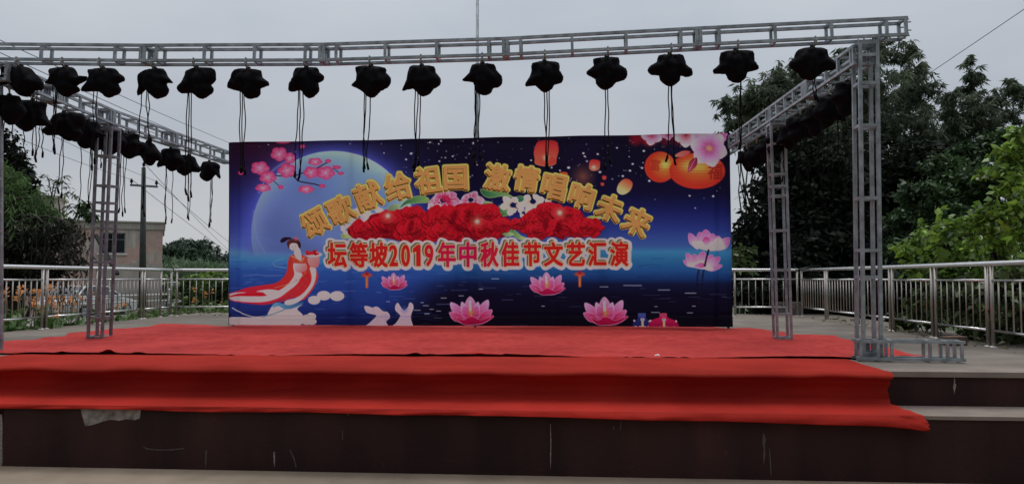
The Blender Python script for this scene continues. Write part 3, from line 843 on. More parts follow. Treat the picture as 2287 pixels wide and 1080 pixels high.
# ------------------------------------------------------------------ RAILINGS
def railing(label, A, B, posts, single_ends=(False, False), balu=.145, end_posts=True, z0=ZS):
    """A, B plan end points; posts = list of distances along the line of the post pairs"""
    A, B = Vector(A), Vector(B); L = (B - A).length; d = (B - A).normalized()
    t = thing('railing', label, 'railing', (A.x, A.y, z0))
    P = lambda s, z: A + d * s + Vector((0, 0, z0 + z - A.z))
    MB().tube([P(s, 1.0) for s in np.linspace(0, L, 12)], .032, 12).build('handrail', M['stainless'], t, True)
    bounds = []
    for s, pair in posts:
        offs = (-.055, .055) if pair else (0,)
        for o in offs:
            q = MB().tube([P(s + o, 0.0), P(s + o, .975)], .022, 10).build('post', M['stainless_post'], t, True)
            MB().lathe(P(s + o, 0), [(.0, .022), (.03, .022), (.05, .012), (.052, .0)], 14).build('base_cover', M['stainless_post'], q, True)
        bounds.append((s + offs[0], s + offs[-1]))
    for i in range(len(bounds) - 1):
        a, b = bounds[i][1], bounds[i + 1][0]
        if b - a < .2: continue
        MB().tube([P(a, .8), P(b, .8)], .016, 10).build('mid_rail', M['stainless'], t, True)
        MB().tube([P(a, .2), P(b, .2)], .016, 10).build('bottom_rail', M['stainless'], t, True)
        n = max(1, round((b - a) / balu))
        for k in range(1, n):
            s = a + (b - a) * k / n
            MB().tube([P(s, .2), P(s, .8)], .0095, 7).build('baluster', M['stainless_post'], t, True)
    return t
cL = floor(381, 705.5, ZS); cR = floor(1790, 706, ZS)
nearL = Vector((-7.72, 8.2, 0))
dirL = (Vector((cL.x, cL.y, 0)) - nearL); LL = dirL.length
def along(A, B, Y): return (Y - A.y) / (B.y - A.y) * (B - A).length
A_, B_ = nearL, Vector((cL.x, cL.y, 0))
railing('stainless steel railing along the left side of the stage, orange flowers behind it', A_, B_,
        [(along(A_, B_, y), True) for y in (9.35, 10.85, 12.35, 13.85, 15.4)] + [(LL - .45, False), (LL, False)])
bl = Vector((-5.05, 16.88, 0)); A_ = Vector((cL.x, cL.y, 0))
railing('short stainless steel railing behind the stage, left of the backdrop', A_ + Vector((.06, 0, 0)), bl, [(.06, False), ((bl - A_).length - .5, True)], balu=.135)
br = floor(1560, 706, ZS); B_ = Vector((cR.x, cR.y, 0)); A_ = Vector((br.x, br.y, 0))
pw = at(1636, 650, cR.y).x - A_.x
railing('stainless steel railing behind the stage, right of the backdrop', A_, B_ - Vector((.06, 0, 0)), [(.02, False), (pw + .05, False), ((B_ - A_).length - .08, False)], balu=.145)
A_ = Vector((cR.x, cR.y, 0)); B_ = Vector((5.62, 7.25, 0))
railing('long stainless steel railing along the right side of the stage, leafy plants behind it', A_, B_,
        [(.05, False)] + [(along(A_, B_, y), True) for y in (14.9, 13.35, 11.94, 10.57, 9.19, 7.8)], balu=.15)
# ------------------------------------------------------------------ BEYOND THE STAGE, LEFT
# low white railing with ball-topped posts along the road
M['white_rail'] = pmat('white_painted_rail', (.55, .56, .56), .45, .2, .08, 5)
wr_ = thing('road_railing', 'low white roadside railing with ball-topped posts beyond the flowers', 'railing', (-17.7, 28.4, 0))
A_ = Vector((-17.7, 28.4, 0)); B_ = Vector((-16.15, 36.2, 0)); L_ = (B_ - A_).length; d_ = (B_ - A_).normalized()
for z in (.9, .62): MB().tube([A_ + Vector((0, 0, z)), B_ + Vector((0, 0, z))], .035, 8).build('rail', M['white_rail'], wr_, True)
for s in (.1, 2.0, 3.9, 5.8, 7.8):
    p = A_ + d_ * s
    q = MB().tube([p, p + Vector((0, 0, .98))], .055, 10).build('post', M['white_rail'], wr_, True)
    MB().lathe(p + Vector((0, 0, .97)), [(.0, 0), (.07, .01), (.075, .03), (.04, .05), (.075, .08), (.09, .12), (.075, .17), (.03, .20), (0, .205)], 12).build('ball_cap', M['white_rail'], q, True)

def car(x, y, z, heading, label):
    t = thing('parked_car', label, 'car', (x, y, z)); t.rotation_euler = (0, 0, 0)
    Rm = Matrix.Rotation(heading, 4, 'Z'); T = Matrix.Translation((x, y, z)) @ Rm
    def put(vs, fs, name, mat, par, smooth=True, bevel=0):
        me = bpy.data.meshes.new(name); me.from_pydata([T @ Vector(v) for v in vs], [], fs); me.update()
        off = Vector((x, y, z)); me.transform(Matrix.Translation(-off))
        bm = bmesh.new(); bm.from_mesh(me); bmesh.ops.recalc_face_normals(bm, faces=bm.faces); bm.to_mesh(me); bm.free()
        me.materials.append(mat); o = link(bpy.data.objects.new(name, me)); o.parent = par
        if smooth: me.polygons.foreach_set('use_smooth', [True] * len(me.polygons))
        if bevel:
            b = o.modifiers.new('b', 'BEVEL'); b.width = bevel; b.segments = 2; b.limit_method = 'ANGLE'
        return o
    # body: x forward, sections across y; profile lower + hood/boot line
    prof = [(-2.2, .35), (-2.25, .62), (-2.15, .88), (-1.35, .95), (1.0, .93), (1.95, .80), (2.2, .66), (2.25, .42), (2.1, .26), (-2.05, .26)]
    def hull(prof, ws, name, mat, par, bevel=.05):
        n = len(prof); vs = []; fs = []
        for w in ws[0:1] + ws[1:]:
            pass
        ys = ws
        for yy, k in ys:
            for (px_, pz) in prof: vs.append((px_ * k, yy, pz))
        m = len(ys)
        fs = [(i * n + j, i * n + (j + 1) % n, (i + 1) * n + (j + 1) % n, (i + 1) * n + j) for i in range(m - 1) for j in range(n)]
        fs += [tuple(range(n)), tuple((m - 1) * n + j for j in range(n))]
        return put(vs, fs, name, mat, par, False, bevel)
    body = hull(prof, [(-.86, .97), (-.6, 1.0), (0, 1.02), (.6, 1.0), (.86, .97)], 'body', M['carpaint'], t)
    # greenhouse: glass prism and roof skin with pillars
    cab = [(-1.75, .93), (-1.1, 1.40), (-.2, 1.46), (.35, 1.41), (1.15, .93)]
    vs = []; 
    for yy, k in ((-.80, 0), (.80, 0)):
        for (cx_, z_) in cab: vs.append((cx_, yy * (1 - .22 * max(0, (z_ - .93) / .5)), z_ - .012))
    n = 5; fs = [(i, (i + 1) % n, n + (i + 1) % n, n + i) for i in range(n)] + [tuple(range(n)), tuple(range(n, 2 * n))]
    put(vs, fs, 'window_glass', M['glass'], t, False)
    roof = MB(); 
    def W(cx_, yy, z_): return T @ Vector((cx_, yy * (1 - .22 * max(0, (z_ - .93) / .5)), z_))
    for s in (-1, 1):
        pl = [W(c[0], s * .815, c[1]) for c in cab]
        roof.tube(pl, .035, 6)
        roof.bar(W(-.25, s * .815, .95), W(-.3, s * .815, 1.45), .06, .05)
    rp_ = [W(cx_, yy, z_ + .012) for yy in (-.8, -.3, .3, .8) for cx_, z_ in cab[1:4]]
    roof.add(rp_, [(i * 3 + j, i * 3 + j + 1, (i + 1) * 3 + j + 1, (i + 1) * 3 + j) for i in range(3) for j in range(2)])
    roof.build('roof', M['carpaint'], t)
    for wx in (-1.35, 1.38):
        for s in (-1, 1):
            m = MB(); pr = [(.0, -.09), (.30, -.09), (.325, -.05), (.325, .05), (.30, .09), (0, .09)]; k = 18
            vs = [T @ Vector((wx + r * math.cos(2 * math.pi * a / k), s * .80 + h, .325 + r * math.sin(2 * math.pi * a / k))) for r, h in pr for a in range(k)]
            m.add(vs, [(i * k + a, i * k + (a + 1) % k, (i + 1) * k + (a + 1) % k, (i + 1) * k + a) for i in range(5) for a in range(k)])
            w = m.build('wheel', M['rubber'], t, True); m = MB(); r_ = .2
            vs = [T @ Vector((wx + r_ * math.cos(2 * math.pi * a / k), s * .895, .325 + r_ * math.sin(2 * math.pi * a / k))) for a in range(k)] + [T @ Vector((wx, s * .91, .325))]
            m.add(vs, [(a, (a + 1) % k, k) for a in range(k)]); m.build('rim', M['steel'], w, True)
    for s in (-1, 1):
        MB().box(T @ Vector((2.14, s * .62, .68)), .18, .34, .14, Rm.to_3x3().to_4x4()).build('headlight', M['leaf_white'], t)
        MB().box(T @ Vector((.85, s * .95, .98)), .16, .16, .12, Rm.to_3x3().to_4x4()).build('side_mirror', M['carpaint'], t)
    MB().box(T @ Vector((2.27, 0, .42)), .03, 1.1, .14, Rm.to_3x3().to_4x4()).build('grille', M['black'], t)
    return t
car(-18.95, 34.2, -.14, R(80), 'silver saloon car parked behind the orange flowers and the white roadside railing')
car(-19.6, 43.0, -.02, R(80), 'pale car further back on the road, mostly hidden by the white railing')

# brick house with a flat roof and a stair head
M['render'] = pmat('stained_render', (.28, .26, .235), .92, 0, .0, 1.1, .3, 20, col2=(.50, .47, .43), detail=8, aniso=(1, 1, .35))
def brickmat():
    m = bpy.data.materials.new('patchy_brick'); m.use_nodes = True; t = m.node_tree; b = t.nodes['Principled BSDF']
    b.inputs['Roughness'].default_value = .9; b.inputs['Specular IOR Level'].default_value = .15
    tcn = t.nodes.new('ShaderNodeTexCoord'); mpn = t.nodes.new('ShaderNodeMapping'); mpn.inputs['Rotation'].default_value = (R(90), 0, 0)
    t.links.new(tcn.outputs['Object'], mpn.inputs[0])
    br = t.nodes.new('ShaderNodeTexBrick'); br.inputs['Scale'].default_value = 3.0
    br.inputs['Color1'].default_value = (.45, .275, .23, 1); br.inputs['Color2'].default_value = (.56, .36, .30, 1); br.inputs['Mortar'].default_value = (.48, .44, .41, 1)
    br.inputs['Mortar Size'].default_value = .03
    t.links.new(mpn.outputs[0], br.inputs[0])
    n = t.nodes.new('ShaderNodeTexNoise'); n.inputs['Scale'].default_value = .75; n.inputs['Detail'].default_value = 8
    t.links.new(tcn.outputs['Object'], n.inputs[0])
    r = t.nodes.new('ShaderNodeValToRGB'); r.color_ramp.elements[0].position = .50; r.color_ramp.elements[1].position = .60
    t.links.new(n.outputs[0], r.inputs[0])
    x = t.nodes.new('ShaderNodeMixRGB'); x.inputs[2].default_value = (.40, .37, .33, 1)
    n2 = t.nodes.new('ShaderNodeTexNoise'); n2.inputs['Scale'].default_value = 2.5; n2.inputs['Detail'].default_value = 8
    mp2 = t.nodes.new('ShaderNodeMapping'); mp2.inputs['Scale'].default_value = (1.5, 1.5, .3); t.links.new(tcn.outputs['Object'], mp2.inputs[0]); t.links.new(mp2.outputs[0], n2.inputs[0])
    r2 = t.nodes.new('ShaderNodeValToRGB'); r2.color_ramp.elements[0].color = (.32, .30, .275, 1); r2.color_ramp.elements[1].color = (.55, .51, .47, 1)
    r2.color_ramp.elements[0].position = .35; r2.color_ramp.elements[1].position = .65
    t.links.new(n2.outputs[0], r2.inputs[0]); t.links.new(r2.outputs[0], x.inputs[2])
    t.links.new(r.outputs[0], x.inputs[0]); t.links.new(br.outputs[0], x.inputs[1]); t.links.new(x.outputs[0], b.inputs['Base Color'])
    return m
M['brick'] = brickmat()
HD = 38.0
h0 = at(362, 600, HD); h0.z = 0
HA = math.atan2(h0.x, HD)                                        # the house front faces the stage
E1 = Vector((math.cos(-HA), math.sin(-HA), 0)); E2 = Vector((-E1.y, E1.x, 0))      # along the front to the right, and into the depth
def hx(px, py, dep=0.0):
    d = ray(px, py); o = Vector((0, 0, EYE)); k = ((h0 + E2 * dep - o).dot(E2)) / d.dot(E2); P = o + d * k
    return (P - h0).dot(E1), P.z
HP = lambda x, y, z: h0 + E1 * x + E2 * y + Vector((0, 0, z))
def wallbox(x0, x1, z0, z1, y0=0.0, dy=.3): return MB().prism([HP(x0, y0, z0), HP(x1, y0, z0), HP(x1, y0 + dy, z0), HP(x0, y0 + dy, z0)], (0, 0, z1 - z0))
house = thing('brick_house', 'low flat-roofed house of patchy brick and stained grey render', 'house', (h0.x, h0.y, -.3))
hl = hx(60, 600)[0]; zt = hx(330, 498)[1]
wl, wb = hx(222, 565); wr2, wt = hx(281, 520)
zb = zt - .32
m = MB()
for x0, x1, z0, z1 in ((hl, wl, -.3, zb), (wr2, 0, -.3, zb), (wl, wr2, -.3, wb), (wl, wr2, wt, zb)):
    q = wallbox(x0, x1, z0, z1); m.add(q.v, q.f)
m.build('front_wall', M['brick'], house)
wallbox(-.3, -.002, -.3, zb, .302, 6).build('side_wall', M['brick'], house)
wallbox(hl, hl + .3, -.3, zb, .302, 6).build('side_wall', M['brick'], house)
wallbox(hl - .08, .08, zb + .002, zt, -.06, 6.5).build('parapet', M['render'], house)
wallbox(hl - .12, .12, zt + .002, zt + .07, -.12, 6.6).build('coping', M['render'], house)
sl, sz = hx(85, 441, 3); sr, _ = hx(133, 441, 3)
wallbox(sl, sr, zt + .072, sz, 3, 2.6).build('stair_head', M['render'], house)
wallbox(sl - .2, sr + .15, sz + .002, sz + .12, 2.8, 3).build('stair_head_roof', M['render'], house)
wallbox(-2.8, .03, -.3, hx(300, 588)[1], -.04, .038).build('plinth', M['render'], house)
wn = wallbox(wl + .02, wr2 - .02, wb + .02, wt - .02, .14, .03).build('window', M['glass'], house)
m = MB(); cxw = (wl + wr2) / 2; fr = .05
for x0, x1, z0, z1 in ((wl, wl + fr, wb, wt), (wr2 - fr, wr2, wb, wt), (wl + fr, wr2 - fr, wb, wb + fr), (wl + fr, wr2 - fr, wt - fr, wt), (cxw - .03, cxw + .03, wb + fr, wt - fr)):
    q = wallbox(x0, x1, z0, z1, .08, .055); m.add(q.v, q.f)
for x0, x1 in ((wl + fr, cxw - .03), (cxw + .03, wr2 - fr)):
    q = wallbox(x0, x1, wb + (wt - wb) * .66, wb + (wt - wb) * .66 + .03, .085, .05); m.add(q.v, q.f)
M['frame_white'] = pmat('aluminium_window_frame', (.36, .38, .40), .5)
m.build('window_frame', M['frame_white'], wn)
m = MB()
for k in range(1, 12):
    x = wl + (wr2 - wl) * k / 12; m.bar(HP(x, .03, wb), HP(x, .03, wt), .012)
m.build('window_bars', M['black'], wn)
wallbox(wl - .1, wr2 + .1, wb - .07, wb - .005, -.08, .078).build('window_sill', M['leaf_white'], wn)
# timber leaning against the house
a_ = at(214, 524, 33.5); b_ = at(262, 612, 32.0)
tag(MB().bar(b_, a_, .16, .10).build('leaning_timber', pmat('tarred_timber', (.012, .011, .011), .9)), 'dark timber leaning diagonally in front of the brick house', 'timber')

# utility pole with cross-arm, and its wires
PD = 33.0
pb = at(320, 600, PD); ptp = at(321, 374, PD)
up_ = thing('utility_pole', 'concrete utility pole with one cross-arm in front of the brick house', 'utility pole', (pb.x, PD, -.2))
MB().tube([(pb.x, PD, -.2), (ptp.x, PD, ptp.z)], .17, 12, .085).build('shaft', M['concrete_pole'], up_, True)
aL, aR = at(291, 413, PD - .12), at(352, 417, PD - .12)
MB().bar(aL, aR, .07, .09).build('cross_arm', M['steel_dark'], up_)
ins = []
for p in (aL + Vector((.05, 0, .04)), aR + Vector((-.05, 0, .04)), Vector((ptp.x, PD, ptp.z))):
    MB().lathe(p, [(.02, 0), (.025, .06), (.07, .07), (.05, .12), (.075, .13), (.045, .19), (.03, .24), (0, .245)], 10).build('insulator', M['black'], up_, True)
    ins.append(p + Vector((0, 0, .2)))
def wire(name, label, a, b, sag, r=.012, n=24):
    pts = [Vector(a).lerp(Vector(b), i / n) - Vector((0, 0, 4 * sag * (i / n) * (1 - i / n))) for i in range(n + 1)]
    return tag(MB().tube(pts, r, 5).build(name, M['wire'], None, True), label, 'wire', 'overhead wires')
wire('overhead_wire', 'uppermost thin wire sloping down from the left beam to the backdrop corner', at(-60, 62, 16), at(700, 388, 60), .25, .010)
wire('overhead_wire', 'second thin wire sloping to the backdrop corner, just under the uppermost', at(-60, 90, 16), at(690, 405, 60), .3, .010)
wire('overhead_wire', 'third sloping wire, running just above the left truss beam', at(-60, 118, 16), at(690, 425, 60), .3, .010)
wire('overhead_wire', 'long wire from far left to the right end of the pole cross-arm', at(-60, 214, 20), ins[1], .1, .008)
wire('overhead_wire', 'long wire from far left to the left end of the pole cross-arm', at(-60, 265, 20), ins[0], .1, .008)
wire('overhead_wire', 'wire from the pole top down to the lower left backdrop edge', ins[2], at(560, 600, 90), .3, .012)
wire('overhead_wire', 'wire from the cross-arm right end falling behind the backdrop', ins[1], at(580, 585, 90), .3, .012)
wire('overhead_wire', 'wire from the cross-arm left end passing below the pole top', ins[0], at(590, 612, 90), .3, .012)
wire('overhead_wire', 'single wire crossing the open sky at the upper right', at(2340, -15, 15), at(1640, 445, 40), .1, .008)
wire('overhead_wire', 'thin wire crossing the dark trees behind the right front post', at(2330, 425, 13), at(1700, 560, 26), .15, .007)

# flagpole behind the backdrop
fp = at(1065, 300, 21); fp0 = Vector((fp.x, 21, 0)); topz = at(1065, -45, 21).z
fl = thing('flagpole', 'thin grey flagpole rising behind the backdrop, beyond the front beam', 'flagpole', fp0)
MB().tube([fp0, fp0 + Vector((0, 0, topz * .55)), fp0 + Vector((0, 0, topz))], [.055, .042, .03], 10).build('mast', M['steel'], fl, True)
MB().lathe(fp0 + Vector((0, 0, 0)), [(.16, 0), (.16, .05), (.07, .12), (.055, .2)], 14).build('base', M['steel'], fl, True)
MB().tube([fp0 + Vector((.05, -.02, 1.2)), fp0 + Vector((.04, -.02, topz - .1))], .006, 5).build('halyard', M['wire'], fl, True)

# ------------------------------------------------------------------ PLANTS, LEFT
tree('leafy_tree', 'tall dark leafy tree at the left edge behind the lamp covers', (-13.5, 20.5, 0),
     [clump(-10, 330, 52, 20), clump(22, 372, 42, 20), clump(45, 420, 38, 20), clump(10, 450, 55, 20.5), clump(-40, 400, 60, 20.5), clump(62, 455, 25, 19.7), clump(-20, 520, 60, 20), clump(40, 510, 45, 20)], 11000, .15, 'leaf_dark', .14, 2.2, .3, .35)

def willow(name, label, base, D, heads, strands, mat='leaf_willow'):
    base = Vector(base); t = thing(name, label, 'tree', base)
    mb = MB(); top = base + Vector((0, 0, 2.6)); limb(mb, base, top, .13, .09)
    P = []; DR = []
    for (px, py, ln, sp, dens) in strands:
        a = at(px, py, D + random.uniform(-1.2, 1.2)); n = int(dens)
        # arching twig then a hanging strand
        limb(mb, top, a, .035, .012, .25, 6, .03)
        for k in range(n):
            q = a + Vector((random.gauss(0, sp), random.gauss(0, sp), random.gauss(0, sp * .4)))
            ll = ln * random.uniform(.5, 1.15); m_ = max(6, int(ll / .05)); sw = random.uniform(-.12, .12)
            pts = [q + Vector((sw * (j / m_) + .02 * nz3(j * .3, k), .02 * nz3(k, j * .3), -ll * j / m_)) for j in range(m_ + 1)]
            if k % 3 == 0: mb.tube(pts[::3] + [pts[-1]], .004, 4)
            for j in range(m_ + 1):
                P.append(tuple(pts[j])); DR.append((random.uniform(-.6, .6), random.uniform(-.6, .6), -.9))
    for (px, py, r) in heads:
        c, rr = clump(px, py, r, D); pp = cloud_points([(c, rr)], int(r * r * .34), .3, 10)
        P += [tuple(p) for p in pp]; DR += [tuple(x) for x in np.column_stack([rng.normal(size=len(pp)), rng.normal(size=len(pp)), -np.abs(rng.normal(size=len(pp))) * .7])]
    mb.build('trunk', M['trunk'], t, True)
    V, Fq = leaf_quads(np.array(P), .105, 4.2, dirs=np.array(DR))
    fast_mesh('crown', V, Fq, M[mat], t); return t
willow('weeping_tree', 'bright green weeping tree with hanging strands at the left edge', (-10.6, 15.6, 0), 15.0,
       [(10, 395, 38), (45, 430, 40), (90, 460, 34), (20, 465, 50), (70, 490, 40), (120, 480, 26), (-30, 440, 50)],
       [(0, 470, .9, .3, 16), (40, 470, .9, .3, 16), (80, 480, .9, .3, 16), (120, 480, .9, .25, 14), (20, 420, .7, .3, 10), (60, 440, .7, .3, 10)])
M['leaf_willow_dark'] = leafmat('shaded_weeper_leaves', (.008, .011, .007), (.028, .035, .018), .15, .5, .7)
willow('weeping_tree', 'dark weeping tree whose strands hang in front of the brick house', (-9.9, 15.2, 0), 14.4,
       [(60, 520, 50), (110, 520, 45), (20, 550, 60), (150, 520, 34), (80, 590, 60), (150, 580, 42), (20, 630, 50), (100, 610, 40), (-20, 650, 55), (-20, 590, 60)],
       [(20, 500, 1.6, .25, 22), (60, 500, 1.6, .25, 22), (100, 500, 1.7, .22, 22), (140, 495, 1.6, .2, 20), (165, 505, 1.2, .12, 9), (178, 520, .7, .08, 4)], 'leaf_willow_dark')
# thin arching sprays against the sky
sp_ = thing('arching_shrub', 'slender shrub of thin arching twigs against the sky left of the leaning post', 'shrub', (-11.3, 17.2, 0))
mb = MB(); P = []; DR = []
for pts in [[(130, 520), (122, 470), (108, 400), (97, 388)], [(130, 520), (118, 450), (130, 400), (152, 391)], [(130, 520), (112, 460), (120, 410), (142, 404), (155, 418)],
            [(140, 520), (130, 440), (155, 430), (175, 440), (182, 460)], [(150, 540), (140, 465), (160, 455), (180, 462)], [(140, 520), (112, 440), (95, 435), (90, 445)], [(150, 520), (175, 470), (190, 450), (207, 452)], [(150, 520), (182, 460), (200, 455), (208, 475)]]:
    w3 = [at(x, y, 17 + random.uniform(-.3, .3)) for x, y in pts]
    w4 = []
    for i in range(len(w3) - 1):
        for j in range(6): w4.append(w3[i].lerp(w3[i + 1], j / 6))
    w4.append(w3[-1]); mb.tube(w4, .018, 5, .004)
    for j, p in enumerate(w4[8:]):
        for k in range(3): P.append(tuple(p + Vector((random.gauss(0, .02), random.gauss(0, .02), random.gauss(0, .02))))); DR.append((random.uniform(-1, 1), random.uniform(-1, 1), -.5))
for (px, py, r) in [(188, 468, 17), (200, 480, 12), (120, 480, 14), (108, 470, 16)]:
    c, rr = clump(px, py, r, 17); pp = cloud_points([(c, rr)], 260, .3, 8); P += [tuple(p) for p in pp]; DR += [(random.uniform(-.7, .7), random.uniform(-.7, .7), -.9) for _ in pp]
base_ = Vector((-11.3, 17.2, 0)); limb(mb, base_, at(140, 520, 17), .05, .03)
mb.build('twigs', M['trunk'], sp_, True)
V, Fq = leaf_quads(np.array(P), .12, 5, dirs=np.array(DR)); fast_mesh('foliage', V, Fq, M['leaf_mid'], sp_)

# cannas behind the left railing
def canna(x, y, h, nf, label, seed, stems=4):
    rnd = random.Random(seed); t = thing('canna_plant', label, 'flowering plant', (x, y, 0), 'orange cannas behind the railing')
    V = []; Fq = []; mst = MB(); heads = []
    for s in range(stems):
        bx, by = x + rnd.gauss(0, .13), y + rnd.gauss(0, .13); hh = h * rnd.uniform(.8, 1.03); lean = Vector((rnd.gauss(0, .06), rnd.gauss(0, .06), 0))
        top = Vector((bx, by, hh)) + lean
        mst.tube([(bx, by, 0), tuple(Vector((bx, by, hh * .5)) + lean * .3), tuple(top)], .011, 6, .006)
        heads.append(top)
        for k in range(6):
            z = hh * (.10 + .74 * k / 6); a = rnd.uniform(0, 6.28); L = rnd.uniform(.32, .5) * (1 - .3 * k / 6); w = L * .26
            d = Vector((math.cos(a), math.sin(a), 0)); sd = Vector((-math.sin(a), math.cos(a), 0)); p0 = Vector((bx, by, z)); b0 = len(V); n = 6
            for j in range(n + 1):
                tt = j / n; c = p0 + d * (L * .55 * tt) + Vector((0, 0, L * (.95 * tt - .55 * tt * tt))); ww = w * math.sin(math.pi * (tt * .92 + .05)) * .8
                V += [tuple(c - sd * ww + Vector((0, 0, ww * .25))), tuple(c), tuple(c + sd * ww + Vector((0, 0, ww * .25)))]
            for j in range(n):
                for q in range(2): i0 = b0 + j * 3 + q; Fq.append((i0, i0 + 1, i0 + 4, i0 + 3))
    mst.build('stem', M['culm'], t, True)
    fast_mesh('leaves', V, Fq, M['leaf_canna'], t, True)
    for f in range(nf):
        c = heads[f % len(heads)] + Vector((0, 0, .02)); P = []; DR = []
        for k in range(9):
            a = rnd.uniform(0, 6.28); P.append(tuple(c + Vector((0, 0, rnd.uniform(-.05, .07))))); DR.append((math.cos(a), math.sin(a), rnd.uniform(-.1, .9)))
        Vv, Ff = leaf_quads(np.array(P), .062, 1.5, dirs=np.array(DR)); fast_mesh('flower', Vv, Ff, M['petal_orange'], t)
    return t
cn = [(5, 655, 12.2, 4, 'tall orange canna at the far left, close to the railing'), (20, 658, 12.6, 3, 'orange canna beside the far left one, nearer the short bollard'),
      (58, 652, 13.0, 3, 'orange canna just left of the first pair of railing posts'), (62, 668, 12.4, 3, 'low orange canna in front, left of the first pair of railing posts'),
      (84, 641, 13.2, 3, 'tallest orange canna, rising behind the first pair of railing posts'), (98, 656, 12.8, 3, 'orange canna immediately right of the first pair of railing posts'),
      (113, 655, 13.6, 2, 'orange canna in front of the silver car rear'), (110, 680, 12.7, 2, 'low orange canna below the silver car rear'), (128, 672, 13.4, 1, 'small orange canna with one flower under the car'),
      (142, 668, 13.5, 3, 'orange canna in front of the silver car door'), (163, 663, 14.0, 3, 'orange canna in front of the silver car, left of the leaning post'),
      (212, 664, 14.4, 2, 'orange canna seen between the legs of the leaning post'), (254, 676, 14.8, 3, 'orange canna just right of the leaning post'),
      (428, 653, 20.5, 3, 'orange canna beyond the back railing, right of the corner post'), (455, 657, 21, 2, 'orange canna beyond the back railing, second from the corner'), (484, 656, 21, 1, 'orange canna nearest the left edge of the backdrop')]
for i, (px, py, D, nf, lb_) in enumerate(cn):
    p = at(px, py, D); canna(p.x, p.y, max(.55, p.z), nf, lb_, 100 + i, 4 if D < 18 else 3)
# understorey behind the left railing
P = []; 
for k in range(4200):
    y = random.uniform(8.8, 16.2); P.append((-8.15 - random.expovariate(1.3), y, random.uniform(0, .55 + .25 * (y < 12.5))))
V1_, F1_ = leaf_quads(np.array(P), .34, 5.5, -1.5)
tag(fast_mesh('grass_leaves', V1_, F1_, M['leaf_canna']), 'long green strap leaves growing along the foot of the left railing', 'ground cover', kind='stuff')
P = []
for k in range(9000):
    x = random.uniform(-9.5, -4.2); y = random.uniform(17.6, 24); hmax = .85 + .55 * max(0, nz3(x * .8, y * .5)) + .3 * max(0, x + 6.2)
    P.append((x, y, random.uniform(0, 1) ** .7 * hmax))
M['leaf_under'] = leafmat('undergrowth_leaves', (.05, .095, .03), (.13, .20, .06), .25, .5, 1.0)
V1_, F1_ = leaf_quads(np.array(P), .13, 2.4, .1)
tag(fast_mesh('undergrowth', V1_, F1_, M['leaf_under']), 'mixed green undergrowth beyond the back railing left of the backdrop', 'undergrowth', kind='stuff')
# shrubs in it
for px, py, r, D, mt, lb_ in [(425, 640, 22, 22, 'leaf_under', 'rounded green shrub beyond the back railing, near the corner post'), (470, 632, 34, 23, 'leaf_bright', 'yellow-green shrub beyond the back railing, left of the backdrop'),
                              (503, 636, 30, 22.5, 'leaf_under', 'green shrub half hidden by the left edge of the backdrop'), (340, 640, 34, 42, 'leaf_under', 'dull green bush at the right foot of the brick house')]:
    c, rr = clump(px, py, r, D, (1.25, 1.1, .9))
    tree('shrub', lb_, (c[0], c[1], 0), [(c, rr), ((c[0] + rr[0] * .6, c[1], c[2] * .7), tuple(x * .7 for x in rr)), ((c[0] - rr[0] * .6, c[1] + .2, c[2] * .6), tuple(x * .75 for x in rr))], int(900 + 20 * r), .13 * D / 20, mt, .03, 2.0, .2, .25, cat='shrub')
# yellow-green sapling top by the backdrop
# bollard at far left
bp = at(16, 741, 11.3); bo = thing('bollard', 'short grey bollard with a white ball cap left of the first railing posts', 'bollard', (-8.45, 11.5, 0))
MB().lathe((-8.45, 11.5, 0), [(.075, 0), (.075, 1.22), (.06, 1.25)], 14).build('shaft', M['concrete_pole'], bo, True)
MB().lathe((-8.45, 11.5, 1.25), [(.06, 0), (.085, .015), (.05, .03), (.08, .06), (.09, .09), (.07, .13), (0, .15)], 14).build('cap', M['white_rail'], bo, True)

# ------------------------------------------------------------------ TREES, RIGHT
def DF(px):                                        # depth of the right railing's line seen at px
    k = (px - CX) / F; return (5.62 - .07 * 7.25) / (k - .07)
B = lambda L, off, dj=.25, sq=(1, 1, .85): [clump(x, y, r, min(12.2, DF(x)) + off + r * .006 + random.uniform(0, dj), sq) for x, y, r in L]
T = lambda L, D, dj=1.5, sq=(1, 1, .85): [clump(x, y, r, D + random.uniform(-dj, dj), sq) for x, y, r in L]
tree('bamboo_clump', 'bushy bamboo clump left of the lamp by the right post, above the dark thicket', (7.6, 24, 0),
     T([(1632, 235, 26), (1660, 225, 36), (1700, 205, 42), (1745, 180, 40), (1785, 190, 40), (1690, 260, 50), (1645, 275, 36), (1750, 250, 60), (1800, 240, 50), (1640, 310, 26), (1700, 310, 34), (1780, 320, 60)], 24), 19000, .19, 'leaf_bamboo', .05, 4.5, .9, .3, 26, crownname='foliage', trunkmat='culm', stems=10, spread=.075, rj=.36, group='bamboo clumps behind the right railing')
tree('bamboo_clump', 'tallest bamboo clump, its top rising directly behind the right front post', (12.4, 26, 0),
     T([(1880, 145, 34), (1915, 120, 36), (1965, 110, 36), (2010, 125, 34), (2045, 165, 38), (2070, 200, 26), (1870, 200, 50), (1940, 190, 60), (2020, 215, 55), (1900, 270, 70), (1985, 290, 75), (2050, 285, 45), (1850, 320, 60)], 26), 23000, .20, 'leaf_bamboo', .05, 4.5, .9, .3, 26, crownname='foliage', trunkmat='culm', stems=12, spread=.075, rj=.36, group='bamboo clumps behind the right railing')
